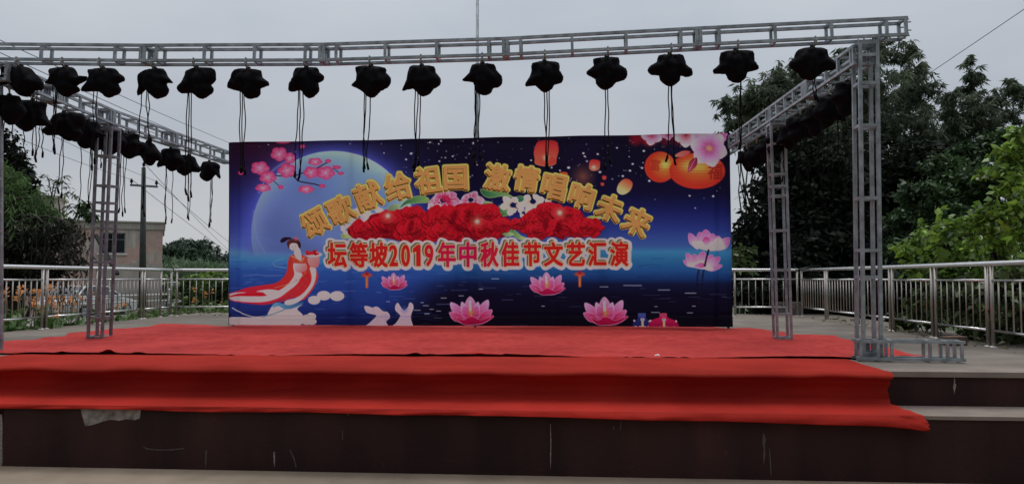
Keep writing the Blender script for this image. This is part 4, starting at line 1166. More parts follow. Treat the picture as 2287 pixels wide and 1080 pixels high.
tree('bamboo_clump', 'airy bamboo clump with a separate feathery plume at the far right', (17.2, 28, 0),
     T([(2165, 135, 17), (2172, 165, 24), (2160, 200, 26), (2180, 235, 34), (2120, 215, 26), (2225, 225, 34), (2262, 190, 28), (2285, 215, 26), (2245, 255, 30), (2130, 265, 44), (2190, 285, 46), (2100, 310, 46), (2150, 330, 50), (2225, 300, 34)], 28, .8), 16000, .20, 'leaf_bamboo', .045, 4.5, .9, .3, 26, crownname='foliage', trunkmat='culm', stems=10, spread=.075, rj=.36, group='bamboo clumps behind the right railing')
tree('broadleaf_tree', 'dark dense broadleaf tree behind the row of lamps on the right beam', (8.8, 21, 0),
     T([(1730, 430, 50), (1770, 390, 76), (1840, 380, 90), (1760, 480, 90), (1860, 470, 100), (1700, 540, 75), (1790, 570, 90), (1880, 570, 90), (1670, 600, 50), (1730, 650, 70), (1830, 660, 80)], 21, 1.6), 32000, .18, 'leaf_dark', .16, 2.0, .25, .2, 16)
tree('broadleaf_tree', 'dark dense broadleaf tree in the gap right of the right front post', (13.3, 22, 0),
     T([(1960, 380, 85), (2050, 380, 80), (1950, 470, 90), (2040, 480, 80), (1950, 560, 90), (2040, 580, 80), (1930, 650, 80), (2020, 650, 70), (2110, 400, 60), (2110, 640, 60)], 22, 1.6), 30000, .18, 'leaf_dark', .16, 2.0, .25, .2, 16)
# darkest thicket low behind the fence
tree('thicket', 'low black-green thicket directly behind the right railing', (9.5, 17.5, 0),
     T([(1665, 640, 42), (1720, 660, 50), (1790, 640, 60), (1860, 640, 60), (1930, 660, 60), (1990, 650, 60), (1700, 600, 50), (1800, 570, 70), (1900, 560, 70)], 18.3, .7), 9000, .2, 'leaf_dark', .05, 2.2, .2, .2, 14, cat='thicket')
tree('broadleaf_tree', 'mid green tree with layered foliage at the right edge, below the bamboo', (11.2, 16.2, 0),
     T([(2110, 370, 40), (2165, 345, 42), (2215, 320, 36), (2262, 305, 34), (2300, 320, 50), (2060, 430, 45), (2130, 425, 60), (2200, 400, 60), (2270, 390, 60), (2030, 490, 40), (2100, 490, 55), (2190, 480, 60), (2280, 480, 60), (2050, 560, 50), (2140, 560, 60)], 16, .9, (1.1, 1, .6)), 30000, .125, 'leaf_mid2' if 'leaf_mid2' in M else 'leaf_mid', .1, 2.0, .35, .35, 16)
def broad(name, label, base, clumps, n, size, mat, cat='shrub', tr=.03, droop=.3):
    return tree(name, label, base, clumps, n, size, mat, tr, 1.55, droop, .25, 9, cat=cat, spread=.16, rj=.3)
broad('broadleaf_shrub', 'broadleaf shrub with bright yellow-green leaves above the right railing', (7.5, 11.2, 0),
      B([(2040, 555, 30), (2065, 530, 32), (2100, 505, 30), (2130, 500, 34), (2165, 500, 34), (2205, 480, 34), (2245, 465, 34), (2285, 455, 40), (2090, 560, 44), (2150, 555, 50), (2215, 540, 50), (2280, 530, 50), (2050, 600, 34), (2130, 610, 46), (2210, 610, 50), (2280, 600, 46)], .75), 3000, .10, 'leaf_bright')
broad('sapling', 'young tree branch with bright leaves hanging in at the right edge', (8.1, 10.2, 0),
      T([(2278, 300, 24), (2240, 340, 26), (2275, 350, 32), (2222, 385, 24), (2262, 400, 34), (2235, 425, 20), (2295, 430, 34), (2290, 300, 30)], 10.2, .4), 900, .10, 'leaf_bright', 'sapling')
M['leaf_vine'] = leafmat('creeper_leaves', (.035, .065, .02), (.09, .13, .045), .25, .55, 2.0, rough=.4)
broad('creeper_bush', 'tangled creeper bush behind the nearest right railing panels', (6.9, 10.2, 0),
      B([(2160, 660, 50), (2240, 650, 55), (2290, 690, 60), (2190, 720, 45), (2255, 740, 45), (2120, 680, 44), (2090, 640, 40), (2285, 620, 50)], .4), 4200, .095, 'leaf_vine')
broad('creeper_bush', 'small pale-leaved bush at the foot of the third right railing panel', (6.9, 12.4, 0),
      B([(2010, 715, 24), (2045, 700, 26), (2090, 720, 24), (2060, 660, 26)], .3), 800, .10, 'leaf_vine')
broad('shrub', 'light green sprig shrub beside the right edge of the backdrop, behind the back railing', (5.9, 18.2, 0),
      T([(1645, 570, 20), (1662, 560, 18), (1650, 600, 26), (1672, 590, 16)], 18.3, .3), 520, .13, 'leaf_vine')
P = []
for k in range(170):
    y = random.uniform(8.0, 15.5); x = 5.72 + (y - 8.2) * .07 + random.gauss(.1, .14); P.append((x, y, ZS + random.uniform(.004, .06)))
for k in range(120):
    x = random.uniform(-7.4, -4.6); P.append((x, 16.85 + random.gauss(.05, .12), ZS + random.uniform(.004, .10)))
V1_, F1_ = leaf_quads(np.array(P), .085, 2.2, .25)
tag(fast_mesh('fallen_leaves', V1_, F1_, M['leaf_dry']), 'dry leaves and straw gathered along the edge of the stage floor', 'leaves', kind='stuff')
bq = floor(2143, 772, ZS); m = MB(); m.box(bq + Vector((0, .1, .058)), .27, .14, .11, Matrix.Rotation(.3, 4, 'Z'))
o = m.build('loose_brick', pmat('old_brick', (.13, .085, .065), .9, 0, .3, 15, .5, 30)); bv = o.modifiers.new('b', 'BEVEL'); bv.width = .008
tag(o, 'old brown block lying at the foot of the right railing', 'brick')
bq = floor(1765, 703, ZS); m = MB(); m.box(Vector((bq.x + .0, 17.25, .98)), .55, .3, .30)
o = m.build('flower_trough', pmat('grey_trough', (.10, .095, .09), .9, 0, .3, 8, .3, 30)); bv = o.modifiers.new('b', 'BEVEL'); bv.width = .02
tag(o, 'grey concrete block behind the corner of the right railing', 'block')
# ------------------------------------------------------------------ BACKDROP: printed cloth on a frame; the print is painted per vertex
VB = 12.62
def onb(px, py):
    d = ray(px, py); o = Vector((0, 0, EYE)); k = VB / d.dot(EY); P = o + d * k
    return P.dot(EX), P.z
uTL, zTL = onb(510, 318); uTR, zTR = onb(1630, 297); uBL, zBL = onb(509, 732.5); uBR, zBR = onb(1637.5, 735)
GW, GH = 1210, 470
tu = np.linspace(0, 1, GW)[None, :]; tz = np.linspace(0, 1, GH)[:, None]
left_u = uTL + (uBL - uTL) * tz; right_u = uTR + (uBR - uTR) * tz
UU = left_u + (right_u - left_u) * tu
ztop = zTL + (zTR - zTL) * tu; zbot = np.full_like(ztop, ZS + .035)
ZZ = ztop + (zbot - ztop) * tz
ZZ = ZZ + np.exp(-tz * 60) * .004 * np.sin(tu * 37)
def W3(u, v, z):
    e1 = np.array(EX); e2 = np.array(EY)
    return u[..., None] * e1 + v[..., None] * e2 + z[..., None] * np.array([0, 0, 1.0])
PX, PY = project(W3(UU, np.full_like(UU, VB), ZZ))
C = np.zeros((GH, GW, 3))                     # printed colour as it reads in the photo, 0-255

def ss(a, b, x): t = np.clip((x - a) / (b - a), 0, 1); return t * t * (3 - 2 * t)
def win(x0, y0, x1, y1):
    cx = (PX > x0) & (PX < x1) & (PY > y0) & (PY < y1)
    r = np.where(cx.any(1))[0]; c = np.where(cx.any(0))[0]
    if len(r) == 0 or len(c) == 0: return None
    return slice(r[0], r[-1] + 1), slice(c[0], c[-1] + 1)
def put(w, a, col):
    C[w] = C[w] * (1 - a[..., None]) + np.asarray(col, float) * a[..., None]
def seg_d(x, y, P, closed=True):
    P = np.asarray(P, float); Q = np.roll(P, -1, 0) if closed else P[1:]; A = P if closed else P[:-1]
    d2 = np.full(x.shape, 1e12); ins = np.zeros(x.shape, bool)
    for (ax, ay), (bx, by) in zip(A, Q):
        ex, ey_ = bx - ax, by - ay; t = np.clip(((x - ax) * ex + (y - ay) * ey_) / (ex * ex + ey_ * ey_ + 1e-12), 0, 1)
        d2 = np.minimum(d2, (x - ax - t * ex) ** 2 + (y - ay - t * ey_) ** 2)
        if closed:
            c = ((ay > y) != (by > y)) & (x < (bx - ax) * (y - ay) / (by - ay + 1e-12) + ax); ins ^= c
    d = np.sqrt(d2); return np.where(ins, -d, d) if closed else d
def smoothp(P, k=4, closed=True):
    P = np.asarray(P, float)
    if closed: return np.array([(v.x, v.y) for v in crom([(x, y, 0) for x, y in P], k)])
    Q = np.vstack([P[:1] * 2 - P[1:2], P, P[-1:] * 2 - P[-2:-1]]); o = []
    for i in range(1, len(Q) - 2):
        a, b, c, d = Q[i - 1:i + 3]
        for j in range(k):
            t = j / k; o.append(.5 * (2 * b + (c - a) * t + (2 * a - 5 * b + 4 * c - d) * t * t + (3 * b - a - 3 * c + d) * t ** 3))
    o.append(P[-1]); return np.array(o)
def fill(P, col, soft=.8, alpha=1.0, smooth=True, grad=None, edge=None, ew=1.2, k=4):
    """filled outline; grad=((x0,y0),(x1,y1),col1): linear blend from col to col1; edge: rim colour"""
    if smooth: P = smoothp(P, k)
    P = np.asarray(P); m = soft * 2 + 2
    w = win(P[:, 0].min() - m, P[:, 1].min() - m, P[:, 0].max() + m, P[:, 1].max() + m)
    if w is None: return
    x, y = PX[w], PY[w]; d = seg_d(x, y, P); a = ss(soft, -soft, d) * alpha
    col = np.asarray(col, float)
    if grad is not None:
        (ax, ay), (bx, by), c1 = grad; ex, ey_ = bx - ax, by - ay
        t = np.clip(((x - ax) * ex + (y - ay) * ey_) / (ex * ex + ey_ * ey_), 0, 1)[..., None]
        cc = col * (1 - t) + np.asarray(c1, float) * t
    else: cc = np.broadcast_to(col, x.shape + (3,))
    if edge is not None:
        t = ss(-ew * 1.6, -ew * .4, d)[..., None]; cc = cc * (1 - t) + np.asarray(edge, float) * t
    put(w, a, cc)
def line(P, wd, col, soft=.6, alpha=1.0, smooth=True, taper=None):
    if smooth and len(P) > 2: P = smoothp(P, 5, False)
    P = np.asarray(P, float); m = wd + soft + 2
    w = win(P[:, 0].min() - m, P[:, 1].min() - m, P[:, 0].max() + m, P[:, 1].max() + m)
    if w is None: return
    d = seg_d(PX[w], PY[w], P, False); put(w, ss(wd / 2 + soft, wd / 2 - soft, d) * alpha, col)
def ell(cx, cy, rx, ry, col, rot=0, soft=.12, alpha=1.0, col2=None, c2=(0, 0)):
    """ellipse; col2 at the middle (offset c2), col at the rim"""
    r = max(rx, ry) * (1 + soft) + 2; w = win(cx - r, cy - r, cx + r, cy + r)
    if w is None: return
    x, y = PX[w] - cx, PY[w] - cy; c, s = math.cos(rot), math.sin(rot); u, v = (x * c + y * s) / rx, (-x * s + y * c) / ry
    q = np.sqrt(u * u + v * v); a = ss(1 + soft, 1 - soft, q) * alpha
    if col2 is None: put(w, a, col)
    else:
        t = np.clip(np.sqrt((u - c2[0]) ** 2 + (v - c2[1]) ** 2), 0, 1)[..., None]; put(w, a, np.asarray(col2, float) * (1 - t) + np.asarray(col, float) * t)
def glow(cx, cy, r, col, alpha=1.0, p=2.0, ry=None):
    w = win(cx - r, cy - (ry or r), cx + r, cy + (ry or r))
    if w is None: return
    q = np.sqrt(((PX[w] - cx) / r) ** 2 + ((PY[w] - cy) / (ry or r)) ** 2); put(w, np.clip(1 - q, 0, 1) ** p * alpha, col)
def petal(bx, by, tx, ty, wd, c0, c1, edge=None, pw=.55, ew=.9):
    b = np.array([bx, by], float); t = np.array([tx, ty], float); d = t - b; n = np.array([-d[1], d[0]]) / (np.linalg.norm(d) + 1e-9)
    P = [b + n * wd * .12, b + d * .3 + n * wd * .38, b + d * pw + n * wd * .5, b + d * .85 + n * wd * .3, t, b + d * .85 - n * wd * .3, b + d * pw - n * wd * .5, b + d * .3 - n * wd * .38, b - n * wd * .12]
    fill(P, c0, .7, 1, True, ((bx, by), (tx, ty), c1), edge, ew, 3)

def cmap(y, stops):
    ys = [s[0] for s in stops]; return np.stack([np.interp(y, ys, [s[1][k] for s in stops]) for k in range(3)], -1)
prn = np.random.default_rng(5)
# --- night sky and sea
nightL = cmap(PY, [(296, (19, 14, 32)), (340, (20, 16, 42)), (400, (25, 24, 66)), (450, (36, 42, 110)), (505, (52, 66, 142)), (548, (72, 104, 172)), (563, (84, 142, 196)), (580, (64, 128, 188)), (605, (44, 84, 160)), (640, (36, 66, 142)), (690, (30, 50, 118)), (712, (22, 34, 92)), (735, (20, 22, 70))])
nightR = cmap(PY, [(296, (19, 16, 36)), (380, (15, 13, 36)), (430, (17, 17, 50)), (470, (26, 32, 92)), (510, (42, 58, 132)), (548, (58, 92, 158)), (562, (60, 132, 180)), (582, (44, 108, 158)), (604, (34, 82, 142)), (622, (24, 54, 108)), (634, (19, 26, 60)), (660, (15, 13, 36)), (735, (10, 8, 20))])
side = ss(880, 1030, PX + (PY - 640) * .9)[..., None]
side = np.where(PY[..., None] < 600, ss(820, 1010, PX)[..., None], side)
C[:] = nightL * (1 - side) + nightR * side
glow(560, 320, 130, (60, 12, 30), .55, 1.2); glow(640, 345, 90, (70, 14, 34), .4, 1.2)
# broad nebula
for _ in range(40):
    x, y = prn.uniform(900, 1640), prn.uniform(296, 440); glow(x, y, prn.uniform(30, 90), (30, 16, 48) if prn.random() < .6 else (14, 18, 52), .22, 1.2)
# moon halo and moon
MX, MY, MR = 745, 521, 184
q = np.hypot(PX - MX, PY - MY)
above = ss(578, 556, PY)
halo = np.exp(-np.clip(q - MR, 0, None) / 26.0) * above * (q > MR - 2)
C[:] = C * (1 - (.75 * halo)[..., None]) + np.array((84, 96, 205.)) * (.75 * halo)[..., None]
ins = ss(MR + 1.5, MR - 1.5, q) * above
rim = np.clip((q - 120) / 64, 0, 1) ** 2
tl = np.clip((PX - 590) / 260 * .7 + (500 - PY) / 200 * .5, 0, 1)[..., None]
mc = np.array((90, 110, 172.)) * (1 - tl) + np.array((114, 152, 212.)) * tl
rim = (np.clip((q - 128) / 56, 0, 1) ** 2)[..., None] * (.35 + .65 * tl)
mc = mc * (1 - rim) + np.array((166, 202, 236.)) * rim
ptn = .5 + .25 * np.sin(PX * .035 + 1.3 * np.sin(PY * .028)) + .25 * np.sin(PY * .041 + 1.7 * np.sin(PX * .021 + 1))
mc = mc * (.90 + .12 * ptn[..., None])
mc = mc * (1 - .30 * ss(470, 560, PY)[..., None]) + np.array((84, 124, 196.)) * (.30 * ss(470, 560, PY)[..., None])
C[:] = C * (1 - ins[..., None]) + mc * ins[..., None]
line([(566, 470), (572, 525), (592, 566)], 2.5, (130, 146, 206), 2.5, .45); line([(578, 430), (604, 385), (650, 352)], 3, (150, 180, 226), 3, .5)
# sea streaks
sea = PY > 572
for _ in range(520):
    y = prn.uniform(574, 732); x = prn.uniform(506, 1640); dark = x > 1010 + (640 - y) * .9 + 60 and y > 622
    L = prn.uniform(6, 40); k = prn.random()
    if dark and k > .16: continue
    col = (120, 150, 215) if k < .3 else ((24, 48, 120) if k < .75 else (84, 126, 200))
    if x > 1000: col = tuple(int(c * .75) for c in col)
    line([(x, y), (x + L, y + prn.uniform(-.6, .6))], prn.uniform(.5, 1.6), col, .8, prn.uniform(.2, .6), False)
for x, y, L in [(945, 682, 12), (925, 692, 14), (960, 690, 8), (948, 700, 10), (975, 694, 9), (940, 675, 6), (862, 673, 8), (1070, 645, 8), (1098, 622, 16), (985, 665, 12), (1025, 660, 10), (1530, 654, 26), (1393, 637, 40), (1470, 647, 26), (1462, 684, 6), (1546, 683, 7), (1535, 698, 12), (1455, 697, 18), (1210, 683, 6), (1340, 640, 18)]:
    line([(x, y), (x + L, y)], 1.3, (190, 205, 235), .7, .8, False)
# stars
for _ in range(460):
    x = prn.uniform(512, 1635); y = prn.uniform(300, 490)
    if x < 880 and (y > 345 or np.hypot(x - MX, y - MY) < MR + 12): continue
    if y > 440 + prn.uniform(-30, 30): continue
    r = abs(prn.normal(0, .7)) + .35; b = prn.uniform(.35, 1)
    ell(x, y, r * 1.15, r, (205, 210, 235), 0, .6, b)
for x, y, r in [(918, 343, 2.6), (907, 356, 2.2), (1303, 342, 2.4), (1306, 349, 2.2), (1270, 374, 3.2), (1340, 384, 3), (1335, 344, 2.4), (1378, 330, 2), (1413, 366, 2.4), (1407, 381, 2.6), (1391, 393, 2.4), (1540, 437, 2.2), (1593, 438, 2.6), (1450, 404, 2.6), (1434, 375, 2.4), (1438, 337, 2.6), (1232, 374, 2), (1186, 358, 2), (1002, 382, 2), (960, 318, 2), (985, 315, 2.3), (1011, 349, 1.8)]:
    glow(x, y, r * 2.2, (90, 90, 190), .5, 1.5); ell(x, y, r, r * .75, (222, 226, 240), 0, .35)
glow(1302, 394, 36, (140, 84, 66), .75, 1.3)
# --- sky lanterns
def c8(x, y): return (1160 + x / 6.354, 290 + y / 6.354)
fill([c8(*p) for p in [(262, 168), (330, 150), (440, 146), (520, 162), (548, 215), (556, 300), (530, 400), (518, 470), (470, 500), (395, 516), (300, 506), (230, 478), (216, 400), (205, 320), (225, 235)]], (168, 40, 46), 1.0, 1, True, (c8(380, 150), c8(380, 430), (226, 92, 72)))
fill([c8(*p) for p in [(222, 430), (300, 385), (400, 380), (500, 400), (518, 470), (395, 514), (232, 478)]], (222, 88, 66), .9, 1, True, (c8(220, 430), c8(520, 450), (198, 62, 54)))
glow(*c8(375, 395), 11, (255, 222, 200), .9, 1.4); line([c8(222, 478), c8(300, 504), c8(395, 514), c8(470, 500), c8(518, 470)], 1.2, (240, 130, 100))
fill([c8(*p) for p in [(1010, 428), (1080, 420), (1140, 440), (1145, 490), (1128, 560), (1060, 582), (1000, 560), (988, 500)]], (176, 46, 48), .9, 1, True, (c8(1060, 430), c8(1060, 560), (232, 110, 86)))
glow(*c8(1055, 530), 8, (255, 220, 190), .9, 1.3)
fill([c8(*p) for p in [(570, 605), (670, 600), (690, 650), (680, 700), (600, 690)]], (206, 78, 46), .9)
for x, y, r in [(1205, 680, 4.6), (1178, 772, 3.8)]:
    fill([c8(x - r * 6.3, y - r * 6), c8(x + r * 6, y - r * 6), c8(x + r * 5, y + r * 5), c8(x - r * 5, y + r * 5)], (176, 60, 56), .9); glow(*c8(x, y), r, (235, 130, 100), .8)
fill([c8(*p) for p in [(1490, 695), (1560, 705), (1605, 755), (1590, 830), (1540, 890), (1460, 920), (1395, 890), (1385, 830), (1420, 750)]], (206, 66, 46), .9, 1, True, (c8(1560, 700), c8(1440, 910), (240, 226, 150)))
# --- round lanterns, top right
def c3(x, y): return (1400 + x / 6.75, 290 + y / 6.75)
for x0, x1, a in ((30, 215, .5), (215, 480, .55), (500, 640, .45), (640, 940, .4)): ell(*c3((x0 + x1) / 2, 130), (x1 - x0) / 13.5, 16, (150, 22, 34), 0, .4, a)
glow(*c3(330, 120), 26, (186, 24, 40), .8, 1.3); glow(*c3(150, 120), 20, (130, 20, 40), .8, 1.3)
ell(*c3(500, 560), 34.5, 34.5, (190, 52, 36), 0, .03, 1, (240, 150, 60), (.3, -.1)); glow(*c3(580, 520), 17, (246, 214, 110), .95, 1.3, 14)
ell(*c3(1060, 620), 62.5, 40, (190, 50, 38), 0, .03, 1, (238, 132, 52), (.05, -.2)); glow(*c3(960, 540), 36, (246, 206, 100), .9, 1.3, 20); glow(*c3(1140, 560), 30, (240, 190, 90), .6, 1.3, 18)
for yy in range(440, 860, 42):
    hw = math.sqrt(max(0, 1 - ((yy - 620) / 268) ** 2)) * 410
    line([c3(1060 - hw, yy - 8), c3(1060, yy + 12), c3(1060 + hw, yy - 8)], 1.0, (150, 52, 36), .7, .6)
for yy in range(380, 780, 48):
    hw = math.sqrt(max(0, 1 - ((yy - 560) / 232) ** 2)) * 225
    line([c3(500 - hw, yy), c3(500 + hw * .7, yy + 22)], .9, (160, 60, 40), .7, .45)

# --- glyphs by distance field, from Blender's own font
GL = {}
def glyph(ch):
    if ch in GL: return GL[ch]
    cu = bpy.data.curves.new('g', 'FONT'); cu.body = ch; cu.resolution_u = 4
    ob = bpy.data.objects.new('g', cu); COL.objects.link(ob); bpy.context.view_layer.update()
    dg = bpy.context.evaluated_depsgraph_get(); me = bpy.data.meshes.new_from_object(ob.evaluated_get(dg))
    V = np.array([v.co[:2] for v in me.vertices]); tri = []; ec = {}
    for p in me.polygons:
        vi = list(p.vertices)
        for a, b in zip(vi, vi[1:] + vi[:1]): ec[(min(a, b), max(a, b))] = ec.get((min(a, b), max(a, b)), 0) + 1
        for j in range(1, len(vi) - 1): tri.append((vi[0], vi[j], vi[j + 1]))
    seg = [(V[a], V[b]) for (a, b), c in ec.items() if c == 1]
    bpy.data.objects.remove(ob); bpy.data.curves.remove(cu); bpy.data.meshes.remove(me)
    lo, hi = V.min(0), V.max(0); GL[ch] = (V, tri, seg, lo, hi); return GL[ch]
_p1 = [(.50, 0), (1, 0), (1, 1), (.62, 1), (0, .83), (0, .66), (.50, .78)]
GL['1'] = (np.array(_p1), [(0, 1, 2), (0, 2, 3), (0, 3, 6), (3, 4, 6), (4, 5, 6)], [(np.array(_p1[i]), np.array(_p1[(i + 1) % 7])) for i in range(7)], np.zeros(2), np.ones(2))
def glyph_sdf(ch, cx, cy, w, h, rot, shear=0.0, pad=14):
    """signed distance (photo px, negative inside) of a glyph stretched to w x h and turned by rot, sampled on the cloth"""
    V, tri, seg, lo, hi = glyph(ch)
    r = math.hypot(w, h) / 2 + pad; wd = win(cx - r, cy - r, cx + r, cy + r)
    if wd is None: return None
    c, s = math.cos(rot), math.sin(rot)
    def tf(p):
        x = (p[0] - (lo[0] + hi[0]) / 2) / (hi[0] - lo[0]) * w; y = -(p[1] - (lo[1] + hi[1]) / 2) / (hi[1] - lo[1]) * h
        y += shear * x
        return np.array([cx + x * c - y * s, cy + x * s + y * c])
    x, y = PX[wd], PY[wd]; d2 = np.full(x.shape, 1e9); ins = np.zeros(x.shape, bool)
    for a, b in seg:
        a, b = tf(a), tf(b); ex, ey_ = b - a; t = np.clip(((x - a[0]) * ex + (y - a[1]) * ey_) / (ex * ex + ey_ * ey_ + 1e-12), 0, 1)
        d2 = np.minimum(d2, (x - a[0] - t * ex) ** 2 + (y - a[1] - t * ey_) ** 2)
    T2 = [tf(v) for v in V]
    for i, j, k in tri:
        a, b, cc = T2[i], T2[j], T2[k]
        e0 = (b[0] - a[0]) * (y - a[1]) - (b[1] - a[1]) * (x - a[0]); e1 = (cc[0] - b[0]) * (y - b[1]) - (cc[1] - b[1]) * (x - b[0]); e2 = (a[0] - cc[0]) * (y - cc[1]) - (a[1] - cc[1]) * (x - cc[0])
        ins |= ((e0 >= 0) & (e1 >= 0) & (e2 >= 0)) | ((e0 <= 0) & (e1 <= 0) & (e2 <= 0))
    d = np.sqrt(d2); return wd, np.where(ins, -d, d)
def stamp(res, off, soft, col, alpha=1.0):
    if res is None: return
    wd, d = res; put(wd, ss(off + soft, off - soft, d) * alpha, col)
stamp(glyph_sdf('富', *c3(430, 530), 20, 25, .12), .5, .8, (150, 44, 32), .85)
stamp(glyph_sdf('福', *c3(1330, 630), 32, 34, .05), .9, .8, (140, 36, 34), .9)
# pale blossoms over the lanterns
def flower(cx, cy, r, n, c0, c1, core, rot=0, wd=.85, edge=None, sq=1.0):
    for k in range(n):
        a = rot + 2 * math.pi * k / n; petal(cx + .1 * r * math.cos(a), cy + .1 * r * math.sin(a) * sq, cx + r * math.cos(a), cy + r * math.sin(a) * sq, r * wd, c0, c1, edge, .62)
    glow(cx, cy, r * .55, core, .85, 1.2)
flower(*c3(380, 70), 25, 5, (196, 110, 150), (226, 188, 222), (150, 40, 70), .5, .85, (216, 170, 200))
flower(*c3(890, 80), 28, 5, (206, 130, 150), (230, 196, 206), (140, 50, 60), .35, .85, (220, 176, 196))
flower(*c3(620, 60), 15, 5, (180, 90, 130), (216, 160, 196), (130, 40, 60), .2); flower(*c3(1420, 80), 16, 5, (200, 90, 150), (216, 130, 180), (170, 60, 120), .9)
flower(*c3(1085, 140), 20, 5, (200, 150, 190), (214, 180, 214), (170, 80, 130), 1.2)
flower(*c3(1235, 280), 43, 6, (176, 92, 150), (226, 200, 236), (146, 60, 104), .28, .80, (206, 164, 210)); ell(*c3(1240, 280), 8, 6.5, (196, 120, 100), .4, .4, .9, (226, 170, 120))
petal(*c3(930, 630), *c3(1050, 418), 18, (176, 70, 100), (110, 24, 50), (120, 40, 60)); line([c3(940, 610), c3(985, 520), c3(1030, 440)], 1.2, (220, 150, 150), .6, .8)
petal(*c3(720, 395), *c3(960, 330), 13, (220, 120, 110), (190, 70, 70))

# --- plum branch, top left
def c4(x, y): return (500 + x / 2.347, 280 + y / 2.347)
for P, wd in [([(270, 262), (330, 266), (375, 262), (420, 246), (470, 232), (520, 205), (550, 190)], 2.6), ([(372, 264), (385, 288), (430, 300), (470, 306), (510, 318)], 2.6), ([(240, 275), (270, 300), (295, 322)], 1.6), ([(540, 235), (575, 228), (600, 248)], 1.5), ([(215, 300), (215, 325)], 1.5), ([(330, 220), (355, 180)], 1.5)]:
    line([c4(*p) for p in P], wd, (44, 26, 48), .6)
def plum(x, y, r, sq=1.0, rot=0.0):
    cx, cy = c4(x, y); r = r / 2.347
    for k in range(5):
        a = rot + 2 * math.pi * k / 5; ell(cx + .52 * r * math.cos(a), cy + .52 * r * math.sin(a) * sq, r * .52, r * .5 * sq, (190, 54, 104), 0, .12, 1, (226, 104, 150), (.1, .1))
    glow(cx, cy, r * .62, (238, 150, 180), .7, 1.3)
    for k in range(7):
        a = rot + 2 * math.pi * k / 7 + .3; line([(cx, cy), (cx + .42 * r * math.cos(a), cy + .42 * r * math.sin(a) * sq)], .6, (248, 210, 214), .5, .7, False)
for a in [(290, 150, 44, .85, .3), (345, 172, 30, 1, 1), (190, 224, 48, .75, .1), (330, 236, 48, .8, .6), (230, 272, 44, .75, .2), (205, 327, 42, .5, .4), (478, 190, 38, .55, .2), (456, 246, 40, .8, .5), (532, 248, 48, .75, .1), (430, 334, 42, .5, .2)]: plum(*a)
for x, y, rx, ry in [(545, 186, 16, 10), (592, 219, 20, 10), (612, 251, 16, 9), (515, 317, 16, 11), (297, 323, 14, 11), (410, 110, 15, 11), (310, 89, 38, 7), (87, 248, 14, 11), (575, 216, 8, 8)]:
    ell(*c4(x, y), rx / 2.347, ry / 2.347, (180, 44, 92), 0, .15, 1, (222, 92, 140))

# --- leaves, pale flowers and red peonies
def cp(x, y): return (760 + x / 3.812, 400 + y / 3.812)
def leaf(pts, c0=(34, 96, 66), c1=(120, 160, 90), edge=(150, 176, 120)):
    P = [cp(*p) for p in pts]; fill(P, c0, .8, 1, True, (P[0], P[len(P) // 2], c1), edge, 1.0); line([P[0], P[len(P) // 2]], .9, (150, 180, 120), .6, .6, False)
leaf([(505, 250), (545, 190), (620, 150), (700, 140), (755, 165), (745, 200), (660, 205), (570, 215)])
leaf([(400, 260), (440, 215), (500, 215), (500, 260), (450, 275)], (70, 110, 90), (150, 170, 130))
leaf([(1195, 85), (1270, 95), (1380, 110), (1450, 135), (1470, 160), (1380, 145), (1270, 160), (1210, 130)])
leaf([(1340, 300), (1345, 240), (1390, 205), (1440, 250), (1465, 285), (1400, 315)])
leaf([(1490, 160), (1530, 140), (1580, 160), (1575, 210), (1520, 200)], (28, 90, 72), (60, 120, 80))
leaf([(2090, 330), (2140, 310), (2220, 315), (2230, 335), (2150, 345)], (120, 150, 70), (196, 206, 110))
leaf([(1440, 440), (1480, 430), (1540, 480), (1600, 505), (1540, 520), (1470, 480)], (60, 120, 70), (190, 196, 130))
leaf([(1350, 460), (1430, 445), (1480, 470), (1420, 490)], (70, 120, 80), (170, 190, 140))
leaf([(5, 470), (60, 440), (110, 480), (90, 500), (20, 505)], (120, 150, 90), (200, 206, 140))
leaf([(1150, 195), (1230, 185), (1300, 200), (1240, 215)], (60, 120, 90), (150, 180, 130))
def pale(cx, cy, r, c0, c1, edge, seed, n=18, sq=.75):
    g = np.random.default_rng(seed)
    for k in range(n):
        a = g.uniform(0, 6.28); q = g.uniform(.5, 1.05)
        x0, y0 = cx + .25 * r * math.cos(a), cy + .25 * r * sq * math.sin(a); petal(x0, y0, cx + r * q * math.cos(a), cy + r * q * sq * math.sin(a), r * .5, c0, c1, edge, .65, .8)
pale(*cp(150, 330), 30, (214, 150, 160), (236, 222, 206), (226, 200, 190), 3); pale(*cp(280, 275), 24, (220, 170, 150), (238, 226, 200), (230, 206, 190), 4)
pale(*cp(60, 430), 18, (220, 190, 160), (236, 226, 190), (230, 210, 180), 41)
pale(*cp(880, 180), 37, (172, 34, 84), (228, 140, 176), (240, 214, 226), 5, 34, .7); pale(*cp(1110, 175), 30, (190, 60, 110), (232, 170, 196), (244, 220, 230), 6, 24, .7)
pale(*cp(800, 235), 16, (200, 90, 130), (238, 206, 220), (244, 226, 234), 61, 14, .6); ell(*cp(900, 170), 12, 8, (150, 20, 60), .3, .4, .9, (190, 40, 80))
pale(*cp(1470, 220), 30, (206, 150, 130), (238, 226, 200), (236, 214, 196), 7, 20, .85); pale(*cp(1640, 190), 30, (216, 160, 140), (240, 224, 200), (236, 210, 190), 8, 22, .8); pale(*cp(1560, 285), 17, (222, 180, 150), (242, 222, 200), (236, 206, 190), 9, 12)
pale(*cp(1750, 215), 20, (216, 150, 140), (238, 210, 190), (236, 206, 190), 91, 14)
